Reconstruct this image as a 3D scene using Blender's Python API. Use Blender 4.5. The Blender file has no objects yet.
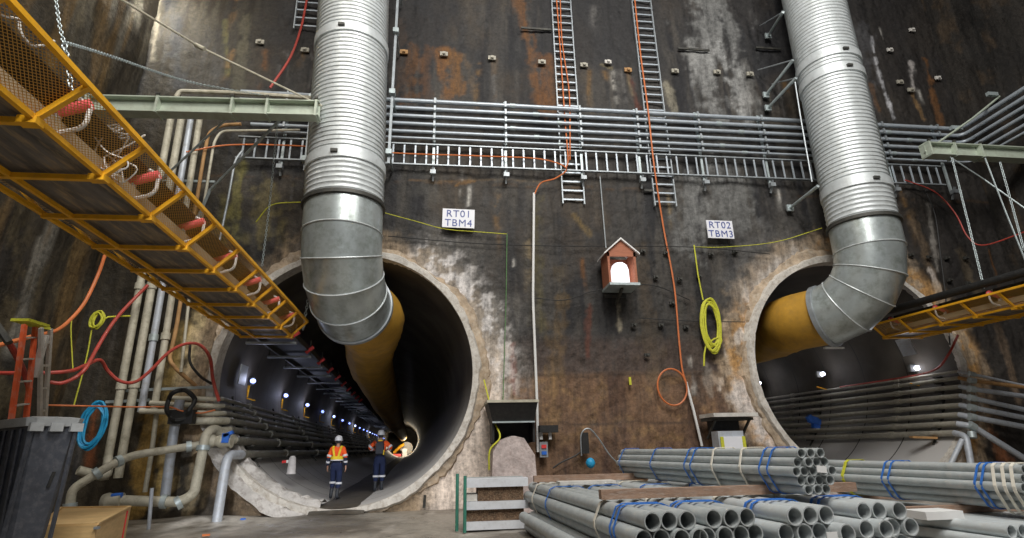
import bpy, math, random
import numpy as np
from mathutils import Vector, Matrix
random.seed(7)
sc = bpy.context.scene
COL = sc.collection

# ------------------------------------------------------------------ camera
def nrm(v):
    l = math.sqrt(sum(a*a for a in v)); return tuple(a/l for a in v)
def dot(a, b): return sum(x*y for x, y in zip(a, b))
def crs(a, b): return (a[1]*b[2]-a[2]*b[1], a[2]*b[0]-a[0]*b[2], a[0]*b[1]-a[1]*b[0])
FL = 538.0
UP = nrm((-34, 1619, -FL)); _h = (4684, -80, -FL); _k = dot(_h, UP)
HX = nrm(tuple(_h[i]-_k*UP[i] for i in range(3))); NY = crs(UP, HX)
CZ = 1.35
def ray(px, py):
    d = (px-512, 269-py, -FL); return (dot(d, HX), dot(d, NY), dot(d, UP))
def P(px, py, Y):
    r = ray(px, py); t = Y/r[1]; return Vector((r[0]*t, Y, CZ+r[2]*t))
def PX(px, py, X):
    r = ray(px, py); t = X/r[0]; return Vector((X, r[1]*t, CZ+r[2]*t))
cd = bpy.data.cameras.new('camera'); cam = bpy.data.objects.new('camera', cd); COL.objects.link(cam)
cam.matrix_world = Matrix(((HX[0], HX[1], HX[2], 0), (NY[0], NY[1], NY[2], 0), (UP[0], UP[1], UP[2], CZ), (0, 0, 0, 1)))
cd.sensor_width = 36; cd.lens = 36*FL/1024; cd.clip_start = .05; cd.clip_end = 400
sc.camera = cam

# ------------------------------------------------------------------ materials
def mat(name, col, rough=.6, metal=0., var=.25, scale=3., bump=0., bscale=40., stretch=None, dirt=None, dirtamt=.4, emit=None, estr=0, spec=.5, alpha=None):
    m = bpy.data.materials.new(name); m.use_nodes = True; nt = m.node_tree; N = nt.nodes; L = nt.links
    b = N['Principled BSDF']; b.inputs['Roughness'].default_value = rough; b.inputs['Metallic'].default_value = metal
    b.inputs['Specular IOR Level'].default_value = spec
    tc = N.new('ShaderNodeTexCoord'); mp = N.new('ShaderNodeMapping'); L.new(tc.outputs['Object'], mp.inputs[0])
    if stretch: mp.inputs['Scale'].default_value = stretch
    n = N.new('ShaderNodeTexNoise'); n.inputs['Scale'].default_value = scale; n.inputs['Detail'].default_value = 6; n.inputs['Roughness'].default_value = .65
    L.new(mp.outputs[0], n.inputs['Vector'])
    r = N.new('ShaderNodeValToRGB'); c = Vector(col[:3])
    r.color_ramp.elements[0].position = .3; r.color_ramp.elements[1].position = .7
    r.color_ramp.elements[0].color = (*(c*(1-var)), 1); r.color_ramp.elements[1].color = (*[min(1, x) for x in c*(1+var)], 1)
    L.new(n.outputs['Fac'], r.inputs[0]); out = r.outputs[0]
    if dirt:
        n2 = N.new('ShaderNodeTexNoise'); n2.inputs['Scale'].default_value = scale*2.3; n2.inputs['Detail'].default_value = 8; n2.inputs['Roughness'].default_value = .7
        L.new(mp.outputs[0], n2.inputs['Vector'])
        r2 = N.new('ShaderNodeValToRGB'); r2.color_ramp.elements[0].position = .48; r2.color_ramp.elements[1].position = .68
        r2.color_ramp.elements[1].color = (dirtamt, dirtamt, dirtamt, 1); L.new(n2.outputs['Fac'], r2.inputs[0])
        mx = N.new('ShaderNodeMix'); mx.data_type = 'RGBA'; L.new(r2.outputs[0], mx.inputs['Factor']); L.new(out, mx.inputs['A']); mx.inputs['B'].default_value = (*dirt, 1)
        out = mx.outputs['Result']
    L.new(out, b.inputs['Base Color'])
    if bump:
        n3 = N.new('ShaderNodeTexNoise'); n3.inputs['Scale'].default_value = bscale; n3.inputs['Detail'].default_value = 5
        L.new(mp.outputs[0], n3.inputs['Vector']); bp = N.new('ShaderNodeBump'); bp.inputs['Strength'].default_value = bump; bp.inputs['Distance'].default_value = .03
        L.new(n3.outputs['Fac'], bp.inputs['Height']); L.new(bp.outputs[0], b.inputs['Normal'])
    if emit:
        b.inputs['Emission Color'].default_value = (*emit, 1); b.inputs['Emission Strength'].default_value = estr
    return m
M = {}
M['zinc'] = mat('bright_zinc', (.74, .77, .82), .45, .1, .06, 4, dirt=(.5, .5, .5), dirtamt=.4)
M['galv'] = mat('galvanised', (.62, .66, .67), .42, .28, .10, 2.5, .15, 12, dirt=(.38, .4, .38), dirtamt=.45)
M['galvdull'] = mat('galvanised_dull', (.48, .55, .56), .45, .45, .18, 3, .15, 20, dirt=(.3, .32, .32), dirtamt=.5)
M['smooth'] = mat('sheet_metal', (.48, .53, .53), .32, .55, .2, 1.3, .15, 4, dirt=(.24, .27, .24), dirtamt=.75)
M['pipe'] = mat('galvanised_pipe', (.44, .49, .54), .42, .35, .12, 4, dirt=(.36, .38, .38), dirtamt=.4)
M['stock'] = mat('stock_pipe', (.42, .455, .46), .45, .25, .15, 5, .05, 30, dirt=(.58, .57, .54), dirtamt=.55)
M['stockin'] = mat('stock_pipe_bright', (.56, .6, .61), .42, .3, .1, 5, dirt=(.5, .48, .44), dirtamt=.35)
M['tunpipe'] = mat('dusty_pipe', (.24, .23, .19), .6, .2, .2, 3, dirt=(.08, .075, .06), dirtamt=.6)
M['tunpipeb'] = mat('dusty_beige_pipe', (.38, .36, .30), .6, .1, .2, 3, dirt=(.18, .16, .12), dirtamt=.5)
M['cream'] = mat('dusty_cream_pipe', (.52, .49, .39), .6, .1, .18, 3, dirt=(.22, .19, .12), dirtamt=.6)
M['greypipe'] = mat('light_grey_pipe', (.5, .54, .6), .5, .2, .12, 4, dirt=(.3, .28, .22), dirtamt=.4)
M['rustpipe'] = mat('rusty_pipe', (.42, .24, .1), .7, .1, .3, 5)
M['steel'] = mat('bracket_steel', (.34, .37, .39), .5, .5, .2, 6)
M['darksteel'] = mat('dark_steel', (.06, .06, .055), .6, .4, .3, 5, dirt=(.16, .14, .1), dirtamt=.4)
M['yellow'] = mat('yellow_paint', (.80, .40, .012), .45, 0, .15, 3, dirt=(.4, .2, .05), dirtamt=.4)
M['bag'] = mat('yellow_duct_fabric', (.50, .27, .03), .7, 0, .22, 1.2, .3, 3, dirt=(.28, .16, .04), dirtamt=.5)
M['green'] = mat('green_grey_paint', (.47, .53, .44), .5, .1, .1, 2.5, dirt=(.28, .27, .2), dirtamt=.4)
M['red'] = mat('red_hose', (.42, .05, .035), .5, 0, .25, 4, dirt=(.3, .12, .08), dirtamt=.5)
M['orange'] = mat('orange_cable', (.62, .17, .05), .5, 0, .15, 4, dirt=(.5, .2, .08), dirtamt=.3)
M['yrope'] = mat('yellow_rope', (.55, .55, .04), .7, 0, .2, 20)
M['grope'] = mat('green_rope', (.10, .22, .08), .8, 0, .2, 20)
M['white'] = mat('white_plastic', (.75, .75, .74), .5, 0, .06, 3)
M['offwhite'] = mat('dirty_white', (.60, .58, .54), .7, 0, .2, 3, dirt=(.35, .3, .24), dirtamt=.5)
M['strapw'] = mat('cream_strap', (.70, .66, .57), .8, 0, .1, 10)
M['strapb'] = mat('blue_strap', (.03, .16, .55), .5, 0, .15, 10)
M['blue'] = mat('blue_hose', (.02, .33, .62), .5, 0, .2, 10)
M['bluep'] = mat('blue_plastic', (.03, .15, .60), .45, 0, .15, 10)
M['redp'] = mat('red_plastic', (.75, .06, .06), .4, 0, .2, 10)
M['pink'] = mat('red_roller', (.80, .12, .12), .45, 0, .15, 5)
M['black'] = mat('black_rubber', (.012, .012, .012), .6, 0, .3, 6, dirt=(.05, .045, .04), dirtamt=.4)
M['blackcable'] = mat('black_cable', (.02, .02, .02), .6)
M['bin'] = mat('charcoal_plastic', (.05, .055, .068), .5, 0, .25, 6, .1, 60, dirt=(.13, .13, .14), dirtamt=.5)
M['binrim'] = mat('grey_plastic_rim', (.33, .34, .34), .6, 0, .15, 5, dirt=(.2, .2, .19), dirtamt=.4)
M['ply'] = mat('plywood', (.62, .42, .19), .7, 0, .15, 2, stretch=(1, 1, 8), dirt=(.45, .28, .12), dirtamt=.4)
M['timber'] = mat('timber', (.30, .19, .13), .8, 0, .3, 4, .3, 30, stretch=(1, 5, 5), dirt=(.45, .38, .33), dirtamt=.5)
M['redwood'] = mat('red_brown_timber', (.36, .13, .07), .7, 0, .2, 8, stretch=(1, 1, 6))
M['brownfill'] = mat('brown_packing', (.12, .07, .04), .9, 0, .6, 18, .5, 60, dirt=(.5, .38, .25), dirtamt=.5)
M['lampwhite'] = mat('lit_lantern', (.9, .9, .9), .4, 0, 0, emit=(.92, .93, 1), estr=1.15)
M['lampblue'] = mat('tunnel_lamp_glass', (.8, .85, 1), .4, 0, 0, emit=(.25, .35, 1), estr=3)
M['lampbright'] = mat('tunnel_lamp_glass_bright', (.9, .9, 1), .4, 0, 0, emit=(.75, .8, 1), estr=14)
M['flood'] = mat('floodlight_glass', (1, 1, 1), .4, 0, 0, emit=(1, 1, .97), estr=25)
M['cone'] = mat('cone_plastic', (.62, .60, .60), .6)
M['skin'] = mat('skin', (.42, .24, .17), .6)
M['navy'] = mat('navy_cloth', (.010, .02, .07), .85, 0, .25, 8)
M['boot'] = mat('boot_rubber', (.025, .03, .04), .6)
M['helmet'] = mat('white_helmet', (.72, .74, .8), .3)
M['reflect'] = mat('silver_tape', (.72, .74, .8), .4)
M['vest'] = mat('yellow_vest', (.95, .62, .02), .6)
M['hivis'] = mat('orange_cloth', (.95, .13, .02), .7)
M['backpack'] = mat('dark_backpack', (.05, .055, .07), .8)
M['lettering'] = mat('blue_letter_paint', (.08, .11, .32), .6)
M['sign'] = mat('white_sign_board', (.78, .79, .84), .5, 0, .04, 3)
M['rock'] = mat('splattered_concrete', (.55, .47, .45), .9, 0, .3, 5, .7, 14, dirt=(.3, .22, .2), dirtamt=.6)
M['collar'] = mat('pale_segment', (.60, .57, .52), .8, 0, .2, 4, .4, 25, dirt=(.28, .22, .16), dirtamt=.7)
M['rubble'] = mat('mortar_splatter', (.50, .48, .46), .9, 0, .3, 2, .8, 10, dirt=(.16, .13, .11), dirtamt=.8)
M['muck'] = mat('brown_grout', (.40, .31, .22), .9, 0, .45, 3, .8, 12, dirt=(.6, .52, .42), dirtamt=.7)
M['dustpanel'] = mat('dusty_belt_pan', (.13, .12, .11), .6, .1, .6, 1.4, dirt=(.42, .31, .17), dirtamt=.75, stretch=(3.5, .5, 1))
M['stringer'] = mat('dusty_stringer', (.32, .26, .17), .7, .1, .3, 2)
M['fibre'] = mat('orange_fibreglass', (.80, .13, .04), .5, 0, .15, 4, dirt=(.6, .45, .38), dirtamt=.4)

def vcmat(name, rough=.8, bump=.5, nscale=5., streak=(1, 1, .12), amt=.75, spec=.4):
    """concrete: the colour attribute holds stains and base tone, noise nodes break it up"""
    m = bpy.data.materials.new(name); m.use_nodes = True; nt = m.node_tree; N = nt.nodes; L = nt.links
    b = N['Principled BSDF']; b.inputs['Specular IOR Level'].default_value = spec
    at = N.new('ShaderNodeAttribute'); at.attribute_name = 'tone'
    tc = N.new('ShaderNodeTexCoord'); mp = N.new('ShaderNodeMapping'); mp.inputs['Scale'].default_value = streak; L.new(tc.outputs['Object'], mp.inputs[0])
    n = N.new('ShaderNodeTexNoise'); n.inputs['Scale'].default_value = nscale; n.inputs['Detail'].default_value = 9; n.inputs['Roughness'].default_value = .7; L.new(mp.outputs[0], n.inputs['Vector'])
    n1 = N.new('ShaderNodeTexNoise'); n1.inputs['Scale'].default_value = 9; n1.inputs['Detail'].default_value = 8; n1.inputs['Roughness'].default_value = .75; L.new(tc.outputs['Object'], n1.inputs['Vector'])
    a = N.new('ShaderNodeMath'); a.operation = 'ADD'; L.new(n.outputs['Fac'], a.inputs[0]); L.new(n1.outputs['Fac'], a.inputs[1])
    mr = N.new('ShaderNodeMapRange'); mr.inputs['From Min'].default_value = .7; mr.inputs['From Max'].default_value = 1.3
    mr.inputs['To Min'].default_value = 1-amt; mr.inputs['To Max'].default_value = 1+amt; L.new(a.outputs[0], mr.inputs['Value'])
    vm = N.new('ShaderNodeVectorMath'); vm.operation = 'SCALE'; L.new(at.outputs['Color'], vm.inputs[0]); L.new(mr.outputs[0], vm.inputs['Scale'])
    L.new(vm.outputs[0], b.inputs['Base Color'])
    rr = N.new('ShaderNodeMapRange'); rr.inputs['From Min'].default_value = .35; rr.inputs['From Max'].default_value = .65; rr.inputs['To Min'].default_value = rough-.25; rr.inputs['To Max'].default_value = min(1, rough+.1)
    L.new(n.outputs['Fac'], rr.inputs['Value']); L.new(rr.outputs[0], b.inputs['Roughness'])
    n3 = N.new('ShaderNodeTexNoise'); n3.inputs['Scale'].default_value = 7; n3.inputs['Detail'].default_value = 9; n3.inputs['Roughness'].default_value = .65; L.new(tc.outputs['Object'], n3.inputs['Vector'])
    bp = N.new('ShaderNodeBump'); bp.inputs['Strength'].default_value = bump; bp.inputs['Distance'].default_value = .08; L.new(n3.outputs['Fac'], bp.inputs['Height']); L.new(bp.outputs[0], b.inputs['Normal'])
    return m
M['wall'] = vcmat('stained_concrete_wall')
M['floor'] = vcmat('wet_concrete_floor', .5, .25, 2., (1, 1, 1), .4)

def meshmat(name, col, cell, wire, dirt):
    """expanded metal: alpha cut out by a diamond lattice in the sheet's own coordinates (UV in metres)"""
    m = bpy.data.materials.new(name); m.use_nodes = True; nt = m.node_tree; N = nt.nodes; L = nt.links
    b = N['Principled BSDF']; b.inputs['Base Color'].default_value = (*col, 1); b.inputs['Roughness'].default_value = .6
    uv = N.new('ShaderNodeUVMap'); sp = N.new('ShaderNodeSeparateXYZ'); L.new(uv.outputs[0], sp.inputs[0])
    def mth(op, a, bb=None):
        q = N.new('ShaderNodeMath'); q.operation = op
        for i, v in enumerate((a, bb)):
            if v is None: continue
            if isinstance(v, (int, float)): q.inputs[i].default_value = v
            else: L.new(v, q.inputs[i])
        return q.outputs[0]
    u = mth('DIVIDE', sp.outputs[0], cell*1.6); v = mth('DIVIDE', sp.outputs[1], cell)
    outs = []
    for op in ('ADD', 'SUBTRACT'):
        f = mth('FRACT', mth(op, u, v)); outs.append(mth('LESS_THAN', f, wire))
    L.new(mth('MAXIMUM', outs[0], outs[1]), b.inputs['Alpha'])
    return m
M['mesh'] = meshmat('yellow_expanded_mesh', (.50, .28, .05), .032, .24, None)

# ------------------------------------------------------------------ mesh builder
class MB:
    def __init__(s): s.v = []; s.f = []; s.uv = None
    def add(s, vs, fs):
        o = len(s.v); s.v += [Vector(p) for p in vs]; s.f += [tuple(i+o for i in f) for f in fs]; return s
    def box(s, c, size, R=None):
        c = Vector(c); h = [x/2 for x in size]; R = R or Matrix.Identity(3)
        vs = [c + R @ Vector((sx*h[0], sy*h[1], sz*h[2])) for sx in (-1, 1) for sy in (-1, 1) for sz in (-1, 1)]
        return s.add(vs, [(0, 1, 3, 2), (4, 6, 7, 5), (0, 4, 5, 1), (2, 3, 7, 6), (0, 2, 6, 4), (1, 5, 7, 3)])
    def frame(s, p0, p1, up=(0, 0, 1)):
        d = (Vector(p1)-Vector(p0)).normalized(); u = Vector(up)
        if abs(d.dot(u)) > .97: u = Vector((1, 0, 0))
        x = d.cross(u).normalized(); z = x.cross(d).normalized(); return d, x, z
    def bar(s, p0, p1, w, h, up=(0, 0, 1)):
        p0 = Vector(p0); p1 = Vector(p1); d, x, z = s.frame(p0, p1, up)
        vs = [p + x*a*w/2 + z*b*h/2 for p in (p0, p1) for a, b in ((-1, -1), (1, -1), (1, 1), (-1, 1))]
        return s.add(vs, [(0, 3, 2, 1), (4, 5, 6, 7), (0, 1, 5, 4), (1, 2, 6, 5), (2, 3, 7, 6), (3, 0, 4, 7)])
    def ibeam(s, p0, p1, w, h, t=.03, up=(0, 0, 1)):
        d, x, z = s.frame(p0, p1, up); p0 = Vector(p0); p1 = Vector(p1)
        s.bar(p0+z*(h/2-t/2), p1+z*(h/2-t/2), w, t, up); s.bar(p0-z*(h/2-t/2), p1-z*(h/2-t/2), w, t, up); s.bar(p0, p1, t, h-2*t, up); return s
    def tube(s, path, r, n=8, cap=True, closed=False):
        path = [Vector(p) for p in path]; m = len(path)
        rs = r if isinstance(r, (list, tuple)) else [r]*m
        px = None; rings = []
        for i, p in enumerate(path):
            if closed: d = path[(i+1) % m]-path[i-1]
            else: d = (path[min(i+1, m-1)]-path[max(i-1, 0)])
            d.normalize()
            if px is None:
                u = Vector((0, 0, 1)) if abs(d.z) < .9 else Vector((1, 0, 0)); x = d.cross(u).normalized()
            else:
                x = (px-d*px.dot(d)).normalized()
            px = x; y = d.cross(x)
            rings.append([p+(x*math.cos(2*math.pi*k/n)+y*math.sin(2*math.pi*k/n))*rs[i] for k in range(n)])
        vs = [q for R_ in rings for q in R_]; fs = []
        for i in range(m if closed else m-1):
            j = (i+1) % m
            for k in range(n): fs.append((i*n+k, i*n+(k+1) % n, j*n+(k+1) % n, j*n+k))
        if cap and not closed: fs.append(tuple(range(n))[::-1]); fs.append(tuple((m-1)*n+k for k in range(n)))
        return s.add(vs, fs)
    def hollow(s, p0, p1, ro, ri, n=16):
        p0 = Vector(p0); p1 = Vector(p1); d, x, z = s.frame(p0, p1); vs = []
        for p in (p0, p1):
            for r in (ro, ri): vs += [p+(x*math.cos(2*math.pi*k/n)+z*math.sin(2*math.pi*k/n))*r for k in range(n)]
        fs = []
        for k in range(n):
            a = (k+1) % n
            fs += [(k, a, 2*n+a, 2*n+k), (n+a, n+k, 3*n+k, 3*n+a), (a, k, n+k, n+a), (2*n+k, 2*n+a, 3*n+a, 3*n+k)]
        return s.add(vs, fs)
    def build(s, name, m, parent=None, smooth=False, origin=None, uv=None):
        if origin is None:
            if parent is not None: origin = parent.get('_w', None); origin = Vector(origin) if origin is not None else Vector((0, 0, 0))
            else:
                lo = [min(p[i] for p in s.v) for i in range(3)]; hi = [max(p[i] for p in s.v) for i in range(3)]
                origin = Vector(((lo[0]+hi[0])/2, (lo[1]+hi[1])/2, lo[2]))
        origin = Vector(origin)
        me = bpy.data.meshes.new(name); me.from_pydata([tuple(p-origin) for p in s.v], [], s.f); me.update()
        if uv is not None:
            L_ = me.uv_layers.new(name='UVMap')
            for i, l in enumerate(me.loops): L_.data[i].uv = uv[l.vertex_index]
        if smooth:
            for p in me.polygons: p.use_smooth = True
            try: me.set_sharp_from_angle(angle=math.radians(40))
            except Exception: pass
        me.materials.append(m)
        o = bpy.data.objects.new(name, me); COL.objects.link(o)
        W[o.name] = origin
        if parent is not None:
            o.parent = parent; o.location = origin-W[parent.name]
        else: o.location = origin
        return o
W = {}   # world position of every object's origin (nothing is rotated)
def build(mb, name, m, parent=None, smooth=False, uv=None):
    origin = W[parent.name] if parent is not None else None
    return mb.build(name, m, parent, smooth, origin, uv)
def tag(o, label, cat, group=None):
    o['label'] = label; o['category'] = cat
    if group: o['group'] = group
    return o
def struct(o): o['kind'] = 'structure'; return o
def empty(name, loc, label, cat, group=None):
    o = bpy.data.objects.new(name, None); COL.objects.link(o); o.location = loc; W[o.name] = Vector(loc); o.empty_display_size = .1
    return tag(o, label, cat, group)
def dup(o, delta=(0, 0, 0), label=None, loc=None):
    c = o.copy(); COL.objects.link(c)
    c.location = (Vector(o.location)+Vector(delta)) if loc is None else Vector(loc)
    W[c.name] = W[o.name]+(c.location-o.location)
    if label: c['label'] = label
    for ch in list(o.children):
        d = ch.copy(); COL.objects.link(d); d.parent = c; W[d.name] = W[c.name]
        for g in list(ch.children):
            e = g.copy(); COL.objects.link(e); e.parent = d; W[e.name] = W[c.name]
    return c
ORD = 'first second third fourth fifth sixth seventh eighth ninth tenth eleventh twelfth thirteenth fourteenth fifteenth sixteenth seventeenth eighteenth nineteenth twentieth'.split()
def spl(pts, n=8):
    """Catmull-Rom through the points"""
    pts = [Vector(p) for p in pts]; out = []
    q = [pts[0]*2-pts[1]]+pts+[pts[-1]*2-pts[-2]]
    for i in range(1, len(q)-2):
        a, b, c, d = q[i-1], q[i], q[i+1], q[i+2]
        for k in range(n):
            t = k/n; out.append(.5*((2*b)+(c-a)*t+(2*a-5*b+4*c-d)*t*t+(3*b-a-3*c+d)*t**3))
    out.append(pts[-1]); return out
def fil(pts, r=.15, n=5):
    """polyline with rounded corners (pipe bends)"""
    pts = [Vector(p) for p in pts]; out = [pts[0]]
    for i in range(1, len(pts)-1):
        a = pts[i-1]-pts[i]; b = pts[i+1]-pts[i]; q = min(r, a.length*.45, b.length*.45)
        A = pts[i]+a.normalized()*q; B = pts[i]+b.normalized()*q
        for k in range(n+1):
            t = k/n; out.append(A*(1-t)**2+pts[i]*2*t*(1-t)+B*t*t)
    out.append(pts[-1]); return out
def pts(l, Y): return [P(a[0], a[1], a[2] if len(a) > 2 else Y) for a in l]
def hose(name, path, r, m, label, cat, group=None, n=6):
    o = build(MB().tube(path, r, n), name, m, None, True); return tag(o, label, cat, group)

# ------------------------------------------------------------------ noise and stains
rng = np.random.RandomState(5)
LAT = rng.rand(256, 256)
def vn(x, y):
    xi = np.floor(x).astype(int); yi = np.floor(y).astype(int); fx = x-xi; fy = y-yi; fx = fx*fx*(3-2*fx); fy = fy*fy*(3-2*fy)
    g = lambda a, b: LAT[a % 256, b % 256]
    return (g(xi, yi)*(1-fx)+g(xi+1, yi)*fx)*(1-fy)+(g(xi, yi+1)*(1-fx)+g(xi+1, yi+1)*fx)*fy
def fbm(x, y, o=5):
    s = 0; a = 1; t = 0
    for i in range(o): s = s+a*vn(x*2**i+17*i, y*2**i+31*i); t += a; a *= .55
    return s/t
def sst(a, b, x): t = np.clip((x-a)/(b-a), 0, 1); return t*t*(3-2*t)
def mixc(c, col, k):
    for i in range(3): c[i] = c[i]*(1-k)+col[i]*k
def dline(U, V, pl):
    d = np.full(U.shape, 1e9)
    for (a, b), (c, e) in zip(pl[:-1], pl[1:]):
        l2 = (c-a)**2+(e-b)**2+1e-9; t = np.clip(((U-a)*(c-a)+(V-b)*(e-b))/l2, 0, 1)
        d = np.minimum(d, np.hypot(U-a-t*(c-a), V-b-t*(e-b)))
    return d
PALE = (.40, .38, .34); RUST = (.26, .11, .03); RED = (.16, .05, .03); DARK = (.02, .018, .016); TAN = (.36, .25, .14); WHITE = (.62, .58, .54); MOSS = (.30, .28, .08)
CL = (-2.5, 3.2, 3.12); CR = (11.4, 3.3, 3.1); SK = -.0642   # tunnel centres (X, Z, radius) and heading
def grid(name, u, v, fn, hole=None, disp=None, m=None):
    """u,v 1-D arrays; fn(U,V)->(position arrays), colour"""
    U, V = np.meshgrid(u, v, indexing='ij'); X, Y, Z, c = fn(U, V)
    nu, nv = len(u), len(v); co = np.stack([X.ravel(), Y.ravel(), Z.ravel()], 1)
    I = np.arange(nu*nv).reshape(nu, nv); f = np.stack([I[:-1, :-1], I[1:, :-1], I[1:, 1:], I[:-1, 1:]], -1).reshape(-1, 4)
    if hole is not None:
        uc = (U[:-1, :-1]+U[1:, 1:])/2; vc = (V[:-1, :-1]+V[1:, 1:])/2; f = f[~hole(uc, vc).ravel()]
    used = np.zeros(nu*nv, bool); used[f.ravel()] = True; idx = np.cumsum(used)-1; co = co[used]; f = idx[f]
    me = bpy.data.meshes.new(name); me.from_pydata(co.tolist(), [], f.tolist()); me.update()
    at = me.color_attributes.new('tone', 'FLOAT_COLOR', 'POINT')
    cc = np.stack([c[0].ravel(), c[1].ravel(), c[2].ravel(), np.ones(nu*nv)], 1)[used].astype(np.float32)
    at.data.foreach_set('color', np.clip(cc, 0, 1).ravel())
    me.polygons.foreach_set('use_smooth', [True]*len(me.polygons))
    me.materials.append(m); o = bpy.data.objects.new(name, me); COL.objects.link(o); W[o.name] = Vector((0, 0, 0)); return struct(o)

def px2(l): return [(P(a, b, 14).x, P(a, b, 14).z) for a, b in l]
STROKES = [  # pixels of the photograph on the wall's plane, width m, colour, strength
    ([(708, -20), (713, 30), (716, 58)], 1.15, (.30, .30, .29), .95), ([(722, 50), (732, 72), (744, 114)], .55, (.36, .36, .35), .9), ([(700, 55), (708, 85), (720, 120)], .55, (.32, .32, .31), .9),
    ([(667, 84), (676, 112)], .16, (.42, .38, .28), .8), ([(745, 60), (758, 115)], .2, (.30, .29, .27), .6),
    ([(690, 185), (692, 240)], .8, (.30, .30, .29), .8), ([(728, 180), (742, 220)], .9, (.27, .27, .26), .8), ([(712, 180), (714, 238)], .8, (.27, .27, .26), .7),
    ([(872, 37), (878, 67), (895, 117)], .10, (.5, .5, .52), .9), ([(864, 30), (868, 110)], .5, (.15, .15, .16), .6), ([(912, 63), (914, 88)], .14, (.45, .42, .4), .9),
    ([(926, 60), (940, 122)], .16, RUST, .9), ([(912, 90), (924, 118)], .09, (.34, .2, .08), .9), ([(872, 85), (880, 110)], .13, (.24, .12, .05), .7),
    ([(519, 0), (529, 40), (540, 100)], .30, (.24, .11, .04), .9), ([(542, 60), (548, 105)], .42, (.24, .10, .03), .9), ([(628, 70), (639, 108)], .12, RED, .95),
    ([(440, 52), (446, 96)], .28, (.30, .13, .035), .9), ([(455, 54), (460, 90)], .34, (.3, .14, .04), .8), ([(414, 50), (408, 95)], .45, (.20, .09, .03), .8), ([(425, 55), (428, 98)], .3, (.16, .08, .04), .8), ([(400, 20), (402, 90)], .3, (.10, .065, .045), .6),
    ([(465, 55), (475, 96)], .12, (.22, .15, .09), .6), ([(494, 60), (496, 100)], .1, (.25, .17, .1), .5), ([(588, 66), (592, 110)], .14, (.22, .17, .11), .6), ([(602, 64), (612, 68)], .08, (.32, .26, .14), .8),
    ([(69, 0), (84, 30), (98, 48)], .12, (.6, .57, .45), .9), ([(112, 0), (101, 50)], .17, (.65, .62, .5), .9), ([(136, 0), (128, 58)], .09, (.55, .52, .42), .8), ([(159, 0), (152, 60)], .1, (.45, .4, .3), .7),
    ([(92, 50), (90, 75)], .2, (.4, .38, .12), .8), ([(225, 20), (228, 75)], .09, MOSS, .5), ([(245, 15), (240, 85)], .25, (.22, .2, .13), .6), ([(170, 0), (180, 85)], .3, (.06, .07, .09), .6),
    ([(560, 270), (560, 300)], .2, (.18, .13, .06), .5), ([(575, 215), (590, 235)], .12, (.3, .2, .07), .7), ([(535, 195), (540, 330)], .22, (.17, .14, .05), .6), ([(455, 185), (475, 180)], .06, (.34, .17, .04), .8),
    ([(590, 305), (588, 355)], .12, RED, .8), ([(619, 305), (620, 330)], .07, (.5, .44, .32), .9), ([(640, 250), (655, 380)], .4, (.14, .10, .06), .6), ([(513, 345), (514, 395)], .10, (.34, .06, .03), .8),
    ([(470, 178), (550, 182)], .05, (.3, .2, .1), .5), ([(410, 180), (440, 182), (475, 180)], .05, (.35, .2, .08), .6),
    ([(440, 100), (425, 175), (430, 195)], .35, (.16, .15, .13), .5), ([(558, 300), (552, 440)], .3, (.24, .15, .06), .5), ([(690, 300), (700, 400)], .25, (.12, .09, .07), .5),
    ([(690, 358), (694, 395)], .12, (.45, .42, .38), .7), ([(706, 365), (710, 392)], .14, (.35, .32, .28), .6),
    ([(270, 190), (262, 240)], .5, (.34, .28, .12), .7), ([(240, 170), (232, 230)], .3, (.38, .34, .10), .7), ([(225, 200), (218, 260)], .3, (.32, .28, .09), .5), ([(214, 250), (205, 320)], .4, (.36, .26, .11), .7),
    ([(180, 330), (160, 500)], .35, (.55, .38, .12), .8), ([(200, 320), (178, 400), (165, 505)], .25, (.62, .50, .28), .8), ([(150, 420), (140, 505)], .35, (.45, .27, .06), .8), ([(210, 430), (192, 505)], .3, (.60, .48, .28), .7), ([(95, 410), (88, 460)], .2, (.25, .07, .02), .7),
    ([(930, 205), (938, 270)], .12, (.4, .37, .33), .8), ([(912, 215), (925, 250), (950, 330)], .25, (.28, .19, .11), .7), ([(905, 250), (925, 300), (950, 345)], .3, (.34, .28, .22), .7), ([(930, 270), (945, 310)], .15, (.55, .5, .46), .8),
    ([(975, 345), (1000, 420)], .3, (.34, .25, .17), .7), ([(1000, 330), (1020, 400)], .2, (.28, .19, .12), .6), ([(990, 430), (1010, 470)], .3, (.4, .15, .06), .8), ([(960, 250), (980, 300)], .25, (.2, .15, .09), .6)]
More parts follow.
